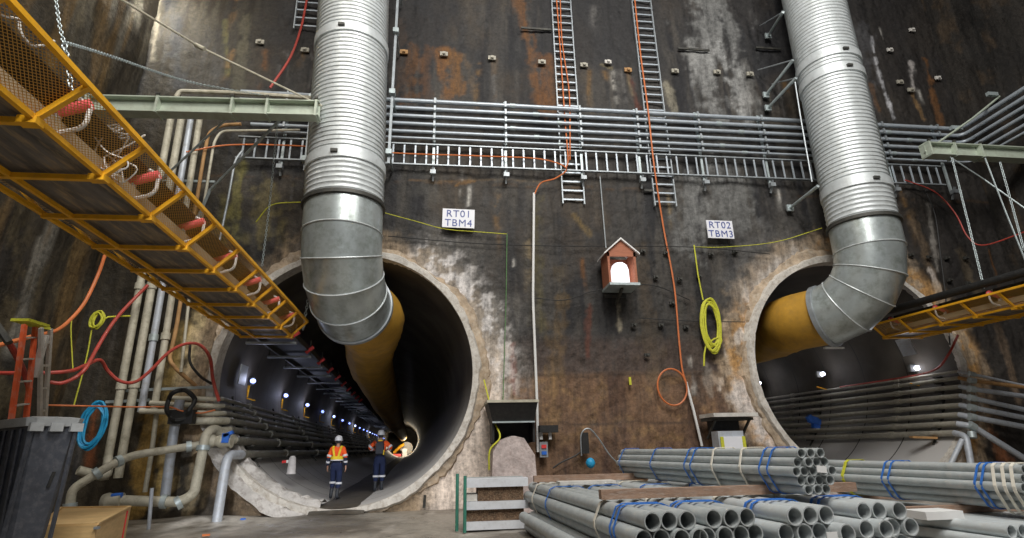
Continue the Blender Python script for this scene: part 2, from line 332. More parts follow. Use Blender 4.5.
def back(U, V):
    X, Z = U, V
    st = fbm(X*2.2, Z*.16, 5); bl = fbm(X*.5+9, Z*.5, 5); fine = fbm(X*5, Z*.6+40, 4); sp = fbm(X*4+3, Z*4, 4)
    c = [np.full(X.shape, a) for a in (.088, .080, .072)]
    mixc(c, (.034, .033, .036), sst(.42, .66, st)); mixc(c, (.14, .125, .105), sst(.56, .78, fine)*.7)
    mixc(c, (.13, .095, .06), sst(.5, .7, bl)*.45)
    up = sst(12.4, 13.4, Z); mixc(c, (.036, .036, .040), up*sst(.3, .55, fbm(X*.9+50, Z*.2, 4))*.75)
    # panels of the diaphragm wall: slightly different tone each
    for k, x in enumerate((-9, -6.4, -1.2, 2.9, 5.2, 8.1, 10.2, 14.8)):
        j = np.exp(-((X-x-.06*np.sin(Z*2))/.035)**2); mixc(c, (.02, .02, .02), j*.6)
    # left and right ends are browner and darker
    mixc(c, (.050, .038, .020), sst(-4.5, -7.2, X)*.85*sst(.25, .5, fbm(X*3, Z*.25, 4)+.1)); mixc(c, (.034, .028, .024), sst(12.5, 15.5, X)*.8)
    # brown boarded foot of the wall
    ft = sst(4.3, 3.9, Z+.15*(fine-.5))*sst(.6, 1.4, X)*sst(9.0, 8.2, X)
    mixc(c, (.105, .072, .058), ft*.8); ft2 = sst(3.25, 3.1, Z)*sst(.9, 1.2, X)*sst(7.8, 7.0, X); mixc(c, (.20, .115, .065), ft2*.85)
    mixc(c, (.28, .17, .08), ft2*sst(.55, .75, sp)*.7); mixc(c, (.06, .035, .03), ft2*sst(.5, .7, st)*.7)
    for z in (3.12, 1.9, 8.55, 6.95): mixc(c, (.028, .022, .018), np.exp(-((Z-z-.02*np.sin(X*3))/.03)**2)*.6*sst(-.5, .8, X)*sst(8.6, 7.6, X))
    mixc(c, (.22, .12, .05), np.exp(-((Z-8.62-.03*np.sin(X*5))/.04)**2)*.4*sst(.5, .6, fbm(X*2, Z*0+3, 3)))
    for pl, w, col, k in STROKES:
        q = px2(pl); lo = (min(a for a, b in q)-w*2.5, min(b for a, b in q)-w*2.5); hi = (max(a for a, b in q)+w*2.5, max(b for a, b in q)+w*2.5)
        ii = np.where((U[:, 0] > lo[0]) & (U[:, 0] < hi[0]))[0]; jj = np.where((V[0] > lo[1]) & (V[0] < hi[1]))[0]
        if not len(ii) or not len(jj): continue
        sl = (slice(ii[0], ii[-1]+1), slice(jj[0], jj[-1]+1))
        d = dline(U[sl], V[sl], q)+(sp[sl]-.5)*w*1.6+(fine[sl]-.5)*w*1.6; kk = sst(w*.95, w*.25, d)*k*(.75+.5*(fine[sl]-.3))
        for i in range(3): c[i][sl] = c[i][sl]*(1-kk)+col[i]*kk
    rd = random.Random(21)
    for q in range(46):
        x = rd.uniform(-8.5, 16.8); zt = rd.choice([12.9, 12.9, 12.9, 15.5, 9.0, 8.6, 7.0, 6.4]); ln = rd.uniform(.5, 2.6); w = rd.uniform(.03, .10); col = rd.choice([(.42, .40, .36), (.34, .26, .15), RUST, (.30, .17, .06), DARK, (.2, .19, .18), (.5, .48, .44)])
        kk = np.exp(-((X-x-.05*np.sin(Z*2.5+q)-(fine-.5)*.12)/w)**2)*sst(zt+.05, zt-.1, Z)*sst(zt-ln, zt-ln*.4, Z)*sst(.35, .55, sp)*.8; mixc(c, col, kk)
    for cx, cz, r in (CL, CR):
        d = np.hypot(X-cx, Z-cz)-r; an = np.arctan2(Z-cz, X-cx)
        nz = fbm(X*1.6+5, Z*1.2, 5)
        if cx < 0:
            mixc(c, (.42, .31, .20), sst(.95, .45, d+(sp-.5)*.9)*.8)
            mixc(c, (.38, .36, .33), sst(1.9, .7, d+(nz-.5)*2.2)*sst(-1.2, .2, an)*sst(1.35, .9, an)*.55)
            s1 = sst(1.75, .6, d+(sp-.5)*2.2)*sst(-.5, .0, an)*sst(1.25, 1.0, an); mixc(c, (.68, .65, .64), s1*sst(.42, .56, sp)*.85)
            foot = sst(1.7, 1.2, X+(nz-.5)*.8)*sst(-.8, 0, X)*sst(4.2, 3.0, Z+(nz-.5)*1.6); mixc(c, (.70, .60, .52), foot*.95)
        else:
            mixc(c, (.46, .34, .22), sst(1.15, .7, d+(sp-.5)*.9)*.9); mixc(c, (.55, .30, .10), sst(.9, .4, d+(nz-.5)*.9)*sst(.45, .58, sp)*.85); mixc(c, (.66, .60, .54), sst(.8, .4, d+(fine-.5)*.9)*sst(.5, .62, nz)*.8)
            mixc(c, (.60, .55, .52), sst(1.0, .5, d+(sp-.5)*1.3)*sst(3.4, 2.6, Z)*sst(cx, cx-1, X)*.85)
            mixc(c, (.26, .25, .24), sst(2.0, .6, d+(nz-.5)*2)*sst(4, 6, Z)*sst(cx, cx-1.5, X)*.6)
    tl = np.exp(-(((X+7.8)/1.4)**2+((Z-15)/2.)**2)); mixc(c, (.20, .18, .14), tl*sst(.45, .62, fine+.05)*.5)
    rel = (fbm(X*1.3, Z*.9, 5)-.5)*.16+(fbm(X*6, Z*5, 3)-.5)*.05
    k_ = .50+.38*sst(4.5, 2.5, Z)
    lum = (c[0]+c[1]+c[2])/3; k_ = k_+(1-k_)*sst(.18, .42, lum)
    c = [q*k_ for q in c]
    return X, 14+rel+.02, Z, c
def hole(U, V):
    h = np.zeros(U.shape, bool)
    for cx, cz, r in (CL, CR): h |= np.hypot(U-cx, V-cz) < r+.12
    return h
XL, XR, ZT = -8.9, 17.25, 19.
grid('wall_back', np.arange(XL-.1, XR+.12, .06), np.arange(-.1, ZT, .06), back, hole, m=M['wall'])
def sidew(x0, left):
    def f(U, V):   # U = Y, V = Z
        st = fbm(U*1.6+70, V*.14, 5); sp = fbm(U*3, V*1.2, 4); bl = fbm(U*.6, V*.4+20, 4)
        if left:
            c = [np.full(U.shape, a) for a in (.050, .040, .026)]; mixc(c, (.024, .02, .016), sst(.42, .62, st)); mixc(c, (.11, .085, .045), sst(.52, .68, sp)*.7)
            for q, w, col in (([(62, 195), (30, 300), (10, 350)], .22, (.25, .235, .2)), ([(40, 240), (10, 340)], .1, (.26, .24, .2)), ([(100, 200), (70, 330)], .2, (.09, .06, .03))):
                pl = [(PX(a, b, x0).y, PX(a, b, x0).z) for a, b in q]; mixc(c, col, sst(w, w*.3, dline(U, V, pl)+(sp-.5)*w)*.75)
            mixc(c, (.36, .33, .26), np.exp(-(((U-12.5)/1.8)**2+((V-14.5)/2.8)**2))*sst(.42, .58, fbm(U*4, V*.5+9, 4))*.9); mixc(c, (.20, .12, .04), sst(.55, .68, fbm(U*2+30, V*.2, 4))*.6)
        else:
            c = [np.full(U.shape, a) for a in (.038, .033, .028)]; mixc(c, (.018, .016, .014), sst(.42, .62, st)); mixc(c, (.10, .065, .035), sst(.55, .7, sp)*.5)
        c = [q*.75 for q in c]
        return x0+(bl-.5)*.3, U, V, c
    return f
grid('wall_left', np.arange(-6, 14.2, .1), np.arange(-.1, ZT, .1), sidew(XL, True), m=M['wall'])
grid('wall_right', np.arange(-6, 14.2, .1), np.arange(-.1, ZT, .1), sidew(XR, False), m=M['wall'])
def flr(U, V):
    n = fbm(U*.8, V*.8, 5); n2 = fbm(U*3+8, V*1.5, 5); c = [np.full(U.shape, a) for a in (.30, .27, .23)]
    mixc(c, (.15, .13, .105), sst(.42, .64, n)); mixc(c, (.46, .42, .37), sst(.58, .75, n2)*.7)
    mixc(c, (.07, .065, .055), np.exp(-((U+2.6)/1.1)**2)*sst(9, 13, V)*.7)
    mixc(c, (.68, .65, .60), np.exp(-((U+4.9)/1.0)**2)*sst(11.0, 12.6, V)*sst(.35, .55, n2)*.8)
    return U, V, (n-.5)*.05-.01+.10*np.exp(-((U+5.4)/.9)**2-((V-13.3)/.7)**2), c
grid('floor', np.arange(XL-.2, XR+.3, .1), np.arange(-6, 14.4, .1), flr, m=M['floor'])

# ------------------------------------------------------------------ tunnels
def tunmat():
    m = bpy.data.materials.new('tunnel_segments'); m.use_nodes = True; nt = m.node_tree; N = nt.nodes; L = nt.links; b = N['Principled BSDF']
    tc = N.new('ShaderNodeTexCoord'); n = N.new('ShaderNodeTexNoise'); n.inputs['Scale'].default_value = .8; n.inputs['Detail'].default_value = 8; L.new(tc.outputs['Object'], n.inputs['Vector'])
    r = N.new('ShaderNodeValToRGB'); r.color_ramp.elements[0].position = .3; r.color_ramp.elements[1].position = .7
    r.color_ramp.elements[0].color = (.045, .037, .028, 1); r.color_ramp.elements[1].color = (.11, .096, .078, 1); L.new(n.outputs['Fac'], r.inputs[0])
    sp = N.new('ShaderNodeSeparateXYZ'); L.new(tc.outputs['Object'], sp.inputs[0])
    w = N.new('ShaderNodeMath'); w.operation = 'DIVIDE'; w.inputs[1].default_value = 1.7; L.new(sp.outputs[1], w.inputs[0])
    f = N.new('ShaderNodeMath'); f.operation = 'FRACT'; L.new(w.outputs[0], f.inputs[0]); g = N.new('ShaderNodeMath'); g.operation = 'GREATER_THAN'; g.inputs[1].default_value = .025; L.new(f.outputs[0], g.inputs[0])
    # pale dust plus incoming light painted into the lower half of the ring
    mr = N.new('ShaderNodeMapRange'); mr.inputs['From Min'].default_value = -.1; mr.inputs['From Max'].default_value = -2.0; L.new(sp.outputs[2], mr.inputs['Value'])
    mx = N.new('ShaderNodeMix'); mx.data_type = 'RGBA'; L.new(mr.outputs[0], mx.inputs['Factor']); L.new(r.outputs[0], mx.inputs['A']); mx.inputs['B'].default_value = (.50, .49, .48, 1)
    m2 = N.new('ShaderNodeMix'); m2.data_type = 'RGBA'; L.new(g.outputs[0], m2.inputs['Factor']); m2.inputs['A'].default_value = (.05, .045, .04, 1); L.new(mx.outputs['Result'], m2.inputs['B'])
    L.new(m2.outputs['Result'], b.inputs['Base Color']); b.inputs['Roughness'].default_value = .75
    bp = N.new('ShaderNodeBump'); bp.inputs['Strength'].default_value = .5; bp.inputs['Distance'].default_value = .03; L.new(g.outputs[0], bp.inputs['Height']); L.new(bp.outputs[0], b.inputs['Normal'])
    return m
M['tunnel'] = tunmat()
def tunnel(c, name, length):
    cx, cz, r = c; n = 96; mb = MB(); ys = [0]+list(np.linspace(1.7, length, 26)); vs = []; rings = []
    for rad, yy in [(r+.16, ys[-1])]+[(r+.16, 0.0)]+[(r, y) for y in ys]:
        rings.append((rad, yy))
    for rad, y in rings:
        vs += [(SK*y+rad*math.cos(2*math.pi*k/n), y, rad*math.sin(2*math.pi*k/n)) for k in range(n)]
    fs = []
    for i in range(len(rings)-1):
        for k in range(n): fs.append((i*n+k, i*n+(k+1) % n, (i+1)*n+(k+1) % n, (i+1)*n+k))
    fs.append(tuple((len(rings)-1)*n+k for k in range(n)))
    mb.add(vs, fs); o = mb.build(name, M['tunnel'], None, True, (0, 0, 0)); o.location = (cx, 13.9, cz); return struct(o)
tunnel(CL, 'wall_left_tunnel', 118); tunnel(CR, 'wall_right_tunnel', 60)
def collar(c, name, seed):
    cx, cz, r = c; n = 144; rnd = random.Random(seed); mb = MB(); vs = []
    prof = [(r-.005, .25), (r-.005, -.16), (r+.15, -.17), (r+.19, -.10), (r+.23, .14)]
    for k in range(n):
        a = 2*math.pi*k/n; jit = .025*math.sin(a*11+seed)+.02*rnd.uniform(-1, 1); seg = -.05 if k % 13 == 0 else 0
        for i, (rr, y) in enumerate(prof):
            q = rr+(jit if i > 1 else 0)+(seg*.3 if i > 1 else 0); vs.append((cx+q*math.cos(a), 14+y-(seg*.5 if 0 < i < 4 else 0), cz+q*math.sin(a)))
    m_ = len(prof); fs = [(k*m_+i, k*m_+i+1, ((k+1) % n)*m_+i+1, ((k+1) % n)*m_+i) for k in range(n) for i in range(m_-1)]
    mb.add(vs, fs); return struct(mb.build(name, M['collar'], None, True))
collar(CL, 'trim_1', 1); collar(CR, 'trim_2', 2)
def grout(c, name, seed):
    cx, cz, r = c; n = 200; rnd = random.Random(seed); mb = MB(); vs = []
    for k in range(n):
        a = 2*math.pi*k/n; w = .20+.10*math.sin(a*3+seed)+.07*math.sin(a*9+2*seed)+.05*rnd.uniform(-1, 1)
        h = .05+.03*rnd.uniform(-1, 1)
        for rr, y in ((r+.15, -.10), (r+.17+w*.35, -h-.02*rnd.random()), (r+.17+w*.75, -h*.7-.04*rnd.random()), (r+.2+w, .12)): vs.append((cx+rr*math.cos(a), 14+y, cz+rr*math.sin(a)))
    fs = [(k*4+i, k*4+i+1, ((k+1) % n)*4+i+1, ((k+1) % n)*4+i) for k in range(n) for i in range(3)]
    mb.add(vs, fs); return struct(mb.build(name, M['muck'], None, True))
grout(CL, 'trim_3', 1.3); grout(CR, 'trim_4', 2.1)
# wet deck on the invert
mb = MB(); vs = []; fs = []
for i, y in enumerate([13.6, 14, 15, 18, 25, 40, 80, 130]):
    for x in (-.62, -.2, .2, .62): vs.append((CL[0]+SK*(y-14)+x, y, .12+.015*math.sin(x*5+y)-(.12 if y < 13.9 else 0)))
for i in range(7):
    for k in range(3): fs.append((i*4+k, i*4+k+1, i*4+k+5, i*4+k+4))
mb.add(vs, fs); M['deck'] = mat('wet_mud', (.07, .062, .05), .55, 0, .4, 2, .4, 8, dirt=(.14, .12, .1), dirtamt=.6); struct(mb.build('floor_tunnel', M['deck'], None, True))

mb = MB(); rnd = random.Random(11); nu, nv = 26, 10; vs = []
for i in range(nu):
    a = math.radians(200+i*(62/(nu-1)))
    for j in range(nv):
        t = j/(nv-1); rr = CL[2]-.04-.10*math.sin(math.pi*t)*(.6+.8*rnd.random()) if t > .35 else CL[2]+.25*(1-t/.35)
        vs.append((CL[0]+rr*math.cos(a)+.03*rnd.uniform(-1, 1), 13.62+1.3*t+.05*rnd.uniform(-1, 1), max(-.02, CL[1]+rr*math.sin(a)+.03*rnd.uniform(-1, 1)-(.1 if j == 0 else 0))))
o = mb.add(vs, [(i*nv+j, i*nv+j+1, (i+1)*nv+j+1, (i+1)*nv+j) for i in range(nu-1) for j in range(nv-1)]).build('mortar_rubble', M['rubble'], None, True)
o['kind'] = 'stuff'; tag(o, 'white and grey mortar splatter lying over the lip of the RT01 tunnel by the standpipe', 'rubble')

def T(c, dx, dy, z):    # point in tunnel coordinates: dx from its axis, dy metres inside
    return Vector((c[0]+SK*dy+dx, 14+dy, z))

# ================================================================== VENTILATION DUCTS
def ribbed(p0, p1, r, pitch=.118, depth=.022, n=48):
    p0 = Vector(p0); p1 = Vector(p1); L = (p1-p0).length; k = max(2, int(L/pitch)); path = []; rs = []
    for i in range(k):
        for f, dr in ((0, 0), (.30, 0), (.5, depth), (.7, 0)): path.append(p0+(p1-p0)*((i+f)/k)); rs.append(r+dr)
    path.append(p1); rs.append(r); return MB().tube(path, rs, n, cap=False)
def vent_duct(axis_top, axis_end, r, ztop, zs, hd, rc, bands, flare, label, nm='ventilation_duct'):
    """axis line from ztop down to zs, mitred elbow of centre-line radius rc turning towards heading hd"""
    a, b = Vector(axis_top), Vector(axis_end); dd = (b-a)/(b.z-a.z); at = lambda z: a+dd*(z-a.z)
    root = empty(nm, at(zs), label, 'duct')
    zz = [ztop]+bands+[zs+.72]
    for z1, z0 in zip(zz[:-1], zz[1:]): build(ribbed(at(z1-.04), at(z0+.04), r), 'ribbed_section', M['galv'], root, True)
    for z in bands:
        j = build(MB().tube([at(z+.13), at(z+.12), at(z-.12), at(z-.13)], [r+.01, r+.045, r+.045, r+.01], 48, cap=False), 'joint_band', M['galv'], root, True)
        build(MB().box(at(z)+Vector((-.1, -r-.06, 0)), (.16, .06, .07)), 'clamp_latch', M['darksteel'], j)
    z = zs+.72; build(MB().tube([at(z+.05), at(z+.045), at(z-.045), at(z-.05)], [r, r+.06, r+.06, r], 48, cap=False), 'flange', M['darksteel'], root, True)
    build(MB().tube([at(z-.03), at(zs)], [r, r], 48, cap=False), 'smooth_collar', M['smooth'], root, True)
    h = Vector((hd[0], hd[1], 0)).normalized(); s = at(zs); n = 4; rings = []
    for i in range(n+1):
        t = math.radians(84)*i/n; rings.append((s+h*rc*(1-math.cos(t))-Vector((0, 0, rc*math.sin(t))), t))
    def ring(c, t, rr, k=48):
        x = Vector((h.y, -h.x, 0)); y = h*math.cos(t)+Vector((0, 0, math.sin(t))); return [c+(x*math.cos(2*math.pi*q/k)+y*math.sin(2*math.pi*q/k))*rr for q in range(k)]
    for (c0, t0), (c1, t1) in zip(rings[:-1], rings[1:]):
        g = MB().add(ring(c0, t0, r)+ring(c1, t1, r), [(q, (q+1) % 48, 48+(q+1) % 48, 48+q) for q in range(48)])
        gm = build(g, 'elbow_segment', M['smooth'], root, True)
        build(MB().tube(ring(c0, t0, r+.006), .017, 6, closed=True), 'seam', M['galv'], gm, True)
    c1, t1 = rings[-1]; e = MB(); dv = h*math.sin(t1)-Vector((0, 0, math.cos(t1))); A = ring(c1-dv*.02, t1, r+.005); B = ring(c1, t1, r+.045); C_ = ring(c1+dv*.12, t1, r+.045); D = ring(c1+dv*.14, t1, r-.02)
    k = 48; e.add(A+B+C_+D, [(i*k+q, i*k+(q+1) % k, (i+1)*k+(q+1) % k, (i+1)*k+q) for i in range(3) for q in range(k)]); build(e, 'end_ring', M['steel'], root, True)
    return root, c1, h
def air_bag(path, rads, label, parent=None):
    q = fil(path, 1.6, 8); p = [q[0]]
    for a, b in zip(q[:-1], q[1:]):
        m = max(1, int((b-a).length/(.35 if b.y < 26 else 3))); p += [a.lerp(b, k/m) for k in range(1, m+1)]
    rr = [float(np.interp(v.y, [Vector(w).y for w in path], rads)) for v in p]
    n = 40; mb = MB(); mb.tube(p, rr, n, cap=False)
    rnd = random.Random(3)
    for i in range(6, len(p)):
        for k in range(n):
            v = mb.v[i*n+k]; c = Vector(p[i]); w = 1+.018*math.sin(k*1.9+i*.35)+.03*math.sin(i*2.1)*math.sin(k*.31+i); mb.v[i*n+k] = c+(v-c)*w
    o = build(mb, 'ventilation_bag', M['bag'], None, True); return tag(o, label, 'air duct')
tl = P(354.5, 0, 12.3); bl = P(344.5, 200, 12.3)
duct_l, el, hl = vent_duct(tl, bl, .92, 18.2, 6.25, (.13, 1), 1.45, [P(345, 25, 11.35).z, P(345, 151, 11.35).z], .1, 'large galvanised ribbed air duct with its elbow over the two walkers')
air_bag([el-hl*.05, el+hl*1.1+Vector((.12, 0, -.02)), P(372, 335, 17), P(369, 360, 20.5), P(386, 401, 33), T(CL, .1, 40, 3.95), T(CL, .1, 112, 3.9)], [.87, .92, .82, .8, .8, .8, .8],
        'yellow fabric air bag running into the tunnel behind the two walkers')
tr = P(813, 0, 12.3); br = P(857.5, 200, 12.3)
duct_r, er, hr = vent_duct(tr, br, .83, 18.6, 6.15, (-.6, 1), 1.5, [P(825, 45, 11.35).z, P(830, 62, 11.35).z, P(850, 175, 11.35).z], .1, 'large galvanised ribbed air duct with an elbow into the tunnel signed RT02')
air_bag([er-hr*.05, er+hr*1.0+Vector((0, .05, -.02)), P(766, 338, 18), T(CR, -.1, 12, 5.0), T(CR, -.1, 55, 4.9)], [.79, .80, .80, .8, .8], 'yellow fabric air bag leaving the duct elbow into the tunnel on the stock pipes side')
# duct supports: a post with clamps each side of the left duct, propped arms beside the right one
def duct_post(px, label, z0, z1, off):
    x = P(px, 80, 12.9).x; r = empty('support_post', (x, 13.0, z0), label, 'post', 'posts beside the galvanised duct')
    build(MB().bar((x, 13.0, z0), (x-.02, 13.0, z1), .07, .07), 'post', M['steel'], r)
    for z in (z0+.3, z0+2.2, z0+4.3, z0+6.2):
        if z < z1: build(MB().box((x, 12.95, z), (.16, .2, .14)).bar((x, 13, z), (x, 13.9, z), .05, .05), 'clamp', M['galvdull'], r)
duct_post(393, 'steel post with clamps on the sign side of the duct over the walkers', 8.6, 17.5, 1)
duct_post(314, 'steel post with clamps on the conveyor side of the duct over the walkers', 8.3, 13, -1)
k = 0
for a, b, c, nm in (((783, 12), (768, 36), (760, 26), 'topmost'), ((793, 60), (766, 95), (758, 70), 'middle'), ((796, 78), (768, 108), (772, 84), 'lower'), ((818, 186), (790, 208), (793, 205), 'lowest, just above the elbow')):
    p = P(*a, 12.5); q = P(*b, 13.85); s_ = P(*c, 13.85)
    r = empty('duct_bracket', q, 'galvanised wall prop holding the RT02 duct, '+nm+' of its props', 'bracket', 'wall props of the RT02 duct')
    build(MB().tube([p, q], .045, 8), 'prop', M['galvdull'], r, True); build(MB().tube([p, s_], .022, 6), 'stay', M['steel'], r, True); build(MB().box(q, (.2, .06, .2)), 'foot_plate', M['galvdull'], r)
hose('wire_rope', [P(795, 82, 12), P(801, 120, 12), P(812, 182, 12)], .02, M['steel'], 'thin wire rope hanging beside the RT02 duct', 'cable')

# ================================================================== CONVEYORS
def conveyor(base, sgn, Y0, Y1, pitch, d, label, name, wide=1.2, fl=.36, inner=None):
    """base(Y): inner bottom rail; sgn=+1: trough opens towards +X from that rail"""
    B = lambda Y, u=0, w=0: Vector((base[0]+d[0]*(Y-base[1])+u*sgn, Y, base[2]+d[1]*(Y-base[1])+w))
    root = empty(name, B(Y1), label, 'conveyor')
    for u, w, nm in ((0, 0, 'lower_rail'), (-wide, 0, 'lower_rail'), (fl, fl, 'upper_rail'), (-wide-fl, fl, 'upper_rail'), (-.72*wide, -.03, 'bottom_rail')):
        build(MB().bar(B(Y0, u, w), B(Y1, u, w), .05 if nm != 'bottom_rail' else .04, .05), nm, M['yellow'], root)
    ys = []; y = Y1
    while y > Y0: ys.append(y); y -= pitch
    for y in ys:
        build(MB().bar(B(y, 0, -.03), B(y, -wide, -.03), .055, .055).box(B(y, -.03, -.03), (.16, .10, .07)), 'cross_member', M['yellow'], root)
        build(MB().bar(B(y, 0, 0), B(y, fl, fl), .05, .05), 'side_strut', M['yellow'], root)
        build(MB().bar(B(y, -wide, 0), B(y, -wide-fl, fl), .045, .045), 'side_strut', M['yellow'], root)
        if y != ys[0]:
            a, b = y, y+pitch
            for u0, u1 in ((0, fl), (-wide, -wide-fl)):
                sg = -.035 if u1 > u0 else .035; v = [B(a, u0+sg, .035), B(b, u0+sg, .035), B(b, u1+sg, fl+.035), B(a, u1+sg, fl+.035)]; hgt = fl*1.414
                build(MB().add(v, [(0, 1, 2, 3)]), 'mesh_panel', M['mesh'], root, uv=[(a, 0), (b, 0), (b, hgt), (a, hgt)])
    # return belt seen from below, stringers, carrying belt on troughing idlers
    mb = MB(); vs = []
    for y in (Y0, Y1): vs += [B(y, -.06, .05), B(y, -.3, .03), B(y, -wide+.3, .03), B(y, -wide+.06, .05), B(y, -wide+.06, .08), B(y, -.06, .08)]
    mb.add(vs, [(i, (i+1) % 6, 6+(i+1) % 6, 6+i) for i in range(6)]); build(mb, 'return_belt', M['dustpanel'], root)
    for u in (-.1, -wide+.1): build(MB().bar(B(Y0, u, .17), B(Y1, u, .17), .05, .13), 'stringer', M['stringer'], root)
    vs = []
    for y in (Y0, Y1):
        for u, w in ((.02, .50), (-.28, .36), (-wide+.28, .36), (-wide-.02, .50), (-wide-.02, .515), (-wide+.28, .375), (-.28, .375), (.02, .515)): vs.append(B(y, u, w))
    build(MB().add(vs, [(i, (i+1) % 8, 8+(i+1) % 8, 8+i) for i in range(8)]), 'carrying_belt', M['black'], root)
    y = Y1-.45
    while y > Y0+.3:
        for s in (0, 1):
            u0 = -.12 if s == 0 else -wide+.12; u1 = .14 if s == 0 else -wide-.14
            q = build(MB().tube(fil([B(y, u0, .1), B(y, u1, .18), B(y, u1, .44), B(y, (u1+u0)/2, .50)], .1), .022, 6).bar(B(y, u0, .1), B(y, u0, .34), .07, .03), 'idler_bracket', M['offwhite'], root, True)
            build(MB().tube([B(y, u1, .44), B(y, u0+(-.1 if s == 0 else .1), .31)], .055, 12), 'roller', M['pink'], q, True)
        build(MB().tube([B(y, -.28, .30), B(y, -wide+.28, .30)], .05, 10), 'center_roller', M['pink'], root, True)
        y -= 1.4
    return root, B
qa, qb = P(35, 119, 4.45), P(291, 335.8, 13.7); DL = ((qb.x-qa.x)/9.25, (qb.z-qa.z)/9.25)
conv_l, BL = conveyor((qb.x, 13.7, qb.z), 1, -1.5, 13.7, 1.028, DL, 'yellow framed mesh conveyor overhead, running into the RT01 tunnel', 'conveyor')
b0 = P(1001, 310, 10.9); conv_r, BR = conveyor((b0.x, 10.9, b0.z), -1, 1.5, 14.2, .9, (-.064, .006), 'yellow framed conveyor entering the RT02 tunnel beside the duct elbow', 'conveyor', fl=.34)
hose('drive_pipe', [BR(1.5, .16, .66), BR(14.5, .16, .66)], .10, M['black'], 'black pipe running along the top of the yellow conveyor by the RT02 duct', 'pipe', n=12)
# conveyor inside the left tunnel: belt on hanging cross bars
mi = empty('tunnel_conveyor', BL(13.9), 'dark belt conveyor hung on cross bars inside the RT01 tunnel', 'conveyor')
build(MB().bar(BL(13.9, -.6, .3), Vector((BL(13.9, -.6, .3).x+SK*90, 104, 4.5)), .9, .06), 'belt', M['black'], mi)
for u in (-.1, -1.1): build(MB().bar(BL(13.9, u, .18), Vector((BL(13.9, u, 0).x+SK*90, 104, 4.4)), .06, .14), 'stringer', M['darksteel'], mi)
for i in range(26):
    y = 14.3+2.2*i; c = Vector((BL(13.9, -.6).x+SK*(y-13.9), y, 4.02))
    bb = build(MB().bar(c-Vector((.62, 0, 0)), c+Vector((.62, 0, 0)), .09, .06), 'cross_bar', M['steel'], mi)
    [build(MB().tube([c+Vector((q, 0, 0)), c+Vector((q, 0, .5))], .02, 5), 'hanger_rod', M['darksteel'], bb) for q in (-.58, .58)]
    if i < 10: build(MB().tube([c+Vector((.45, 0, .12)), c+Vector((.66, 0, .3))], .055, 8), 'roller', M['redp'], bb, True)

# ================================================================== BEAMS, CHAINS, RODS
def beam(p0, p1, label, plates):
    r = empty('steel_beam', p0, label, 'beam'); d = (Vector(p1)-Vector(p0))
    build(MB().ibeam(p0, p1, .30, .40), 'beam', M['green'], r)
    for t in plates:
        c = Vector(p0)+d*t; build(MB().box(c+Vector((0, 0, 0)), (.05, .36, .46)), 'web_plate', M['green'], r)
        build(MB().box(c+Vector((0, -.17, .24)), (.07, .07, .05)), 'bolt', M['darksteel'], r)
    return r
beam(P(84, 107, 11.35)-Vector((1.3, 0, 0)), P(320, 111, 11.3), 'grey-green steel beam above the vertical pipes, its end at the walkers duct', (.22, .45, .7, .82, .99))
beam(P(925, 150, 12.3), P(925, 150, 12.3)+Vector((3.4, 0, -.02)), 'grey-green steel beam across from the RT02 duct by the sloping wall pipes', (.01, .25, .5))
def chain(p, label, lr=.035, sag=0., link=.11):
    p = [Vector(q) for q in p]; mb = MB(); path = spl(p, 12) if len(p) > 2 else [p[0]+(p[1]-p[0])*i/12 for i in range(13)]
    L = sum((path[i+1]-path[i]).length for i in range(len(path)-1)); n = int(L/(link*.78))*1; acc = 0; seg = 0
    for k in range(n):
        t = (k+.5)*L/n
        while seg < len(path)-2 and acc+(path[seg+1]-path[seg]).length < t: acc += (path[seg+1]-path[seg]).length; seg += 1
        a, b = path[seg], path[seg+1]; d = (b-a).normalized(); c = a+d*(t-acc); u = Vector((0, 1, 0)) if k % 2 else Vector((1, 0, 0)) if abs(d.x) < .8 else Vector((0, 0, 1))
        x = (u-d*u.dot(d)).normalized()
        mb.tube([c+d*math.cos(q)*link/2+x*math.sin(q)*lr for q in [2*math.pi*i/8 for i in range(8)]], lr*.32, 4, closed=True)
    o = build(mb, 'chain', M['galvdull'], None, True); return tag(o, label, 'chain')
chain([P(55, -8, 5.5), P(59, 22, 5.5), P(64, 44, 5.5)], 'steel chain hanging down to the near part of the yellow conveyor', .018, link=.06)
chain([P(64, 44, 5.5), P(70, 78, 5.45), P(69, 101, 5.4)], 'dusty chain continuing below the shackle into the mesh of the conveyor', .026, link=.08)
chain([P(64, 42, 5.5), P(110, 56, 7.0), P(190, 82, 10), P(262, 95, 11.4)], 'long sloping chain from the near conveyor to the steel beam', .022, link=.07)
chain([P(278, 118, 11.4), P(270, 200, 13.0), P(262, 266, 13.6)], 'chain hanging straight from the beam to the far end of the conveyor', .024, link=.08)
chain([P(308, 300, 14.2), P(303, 330, 14.6)], 'short chain in the tunnel mouth behind the duct elbow', .03, link=.1)
chain([P(952, 158, 12.0), P(968, 222, 11.6), P(984, 288, 11.2)], 'chain from the green beam near the RT02 duct down to the conveyor', .024, link=.08)
chain([P(1000, 162, 11.5), P(1012, 205, 11.2), P(1024, 250, 10.8)], 'chain at the picture edge, hanging from the green beam past the first chain', .024, link=.08)
hose('tie_rod', [P(112, -6, 8.5), P(200, 47, 10.2), P(322, 106, 11.3)], .022, M['cream'], 'thin pale tie rod sloping from the top down to the beam end', 'rod', n=6)
tag(build(MB().tube([P(200, 47, 10.2)-Vector((.1, 0, -.05)), P(200, 47, 10.2)+Vector((.1, 0, -.05))], .05, 8), 'turnbuckle', M['cream'], None, True), 'small turnbuckle at the middle of the pale tie rod', 'turnbuckle')
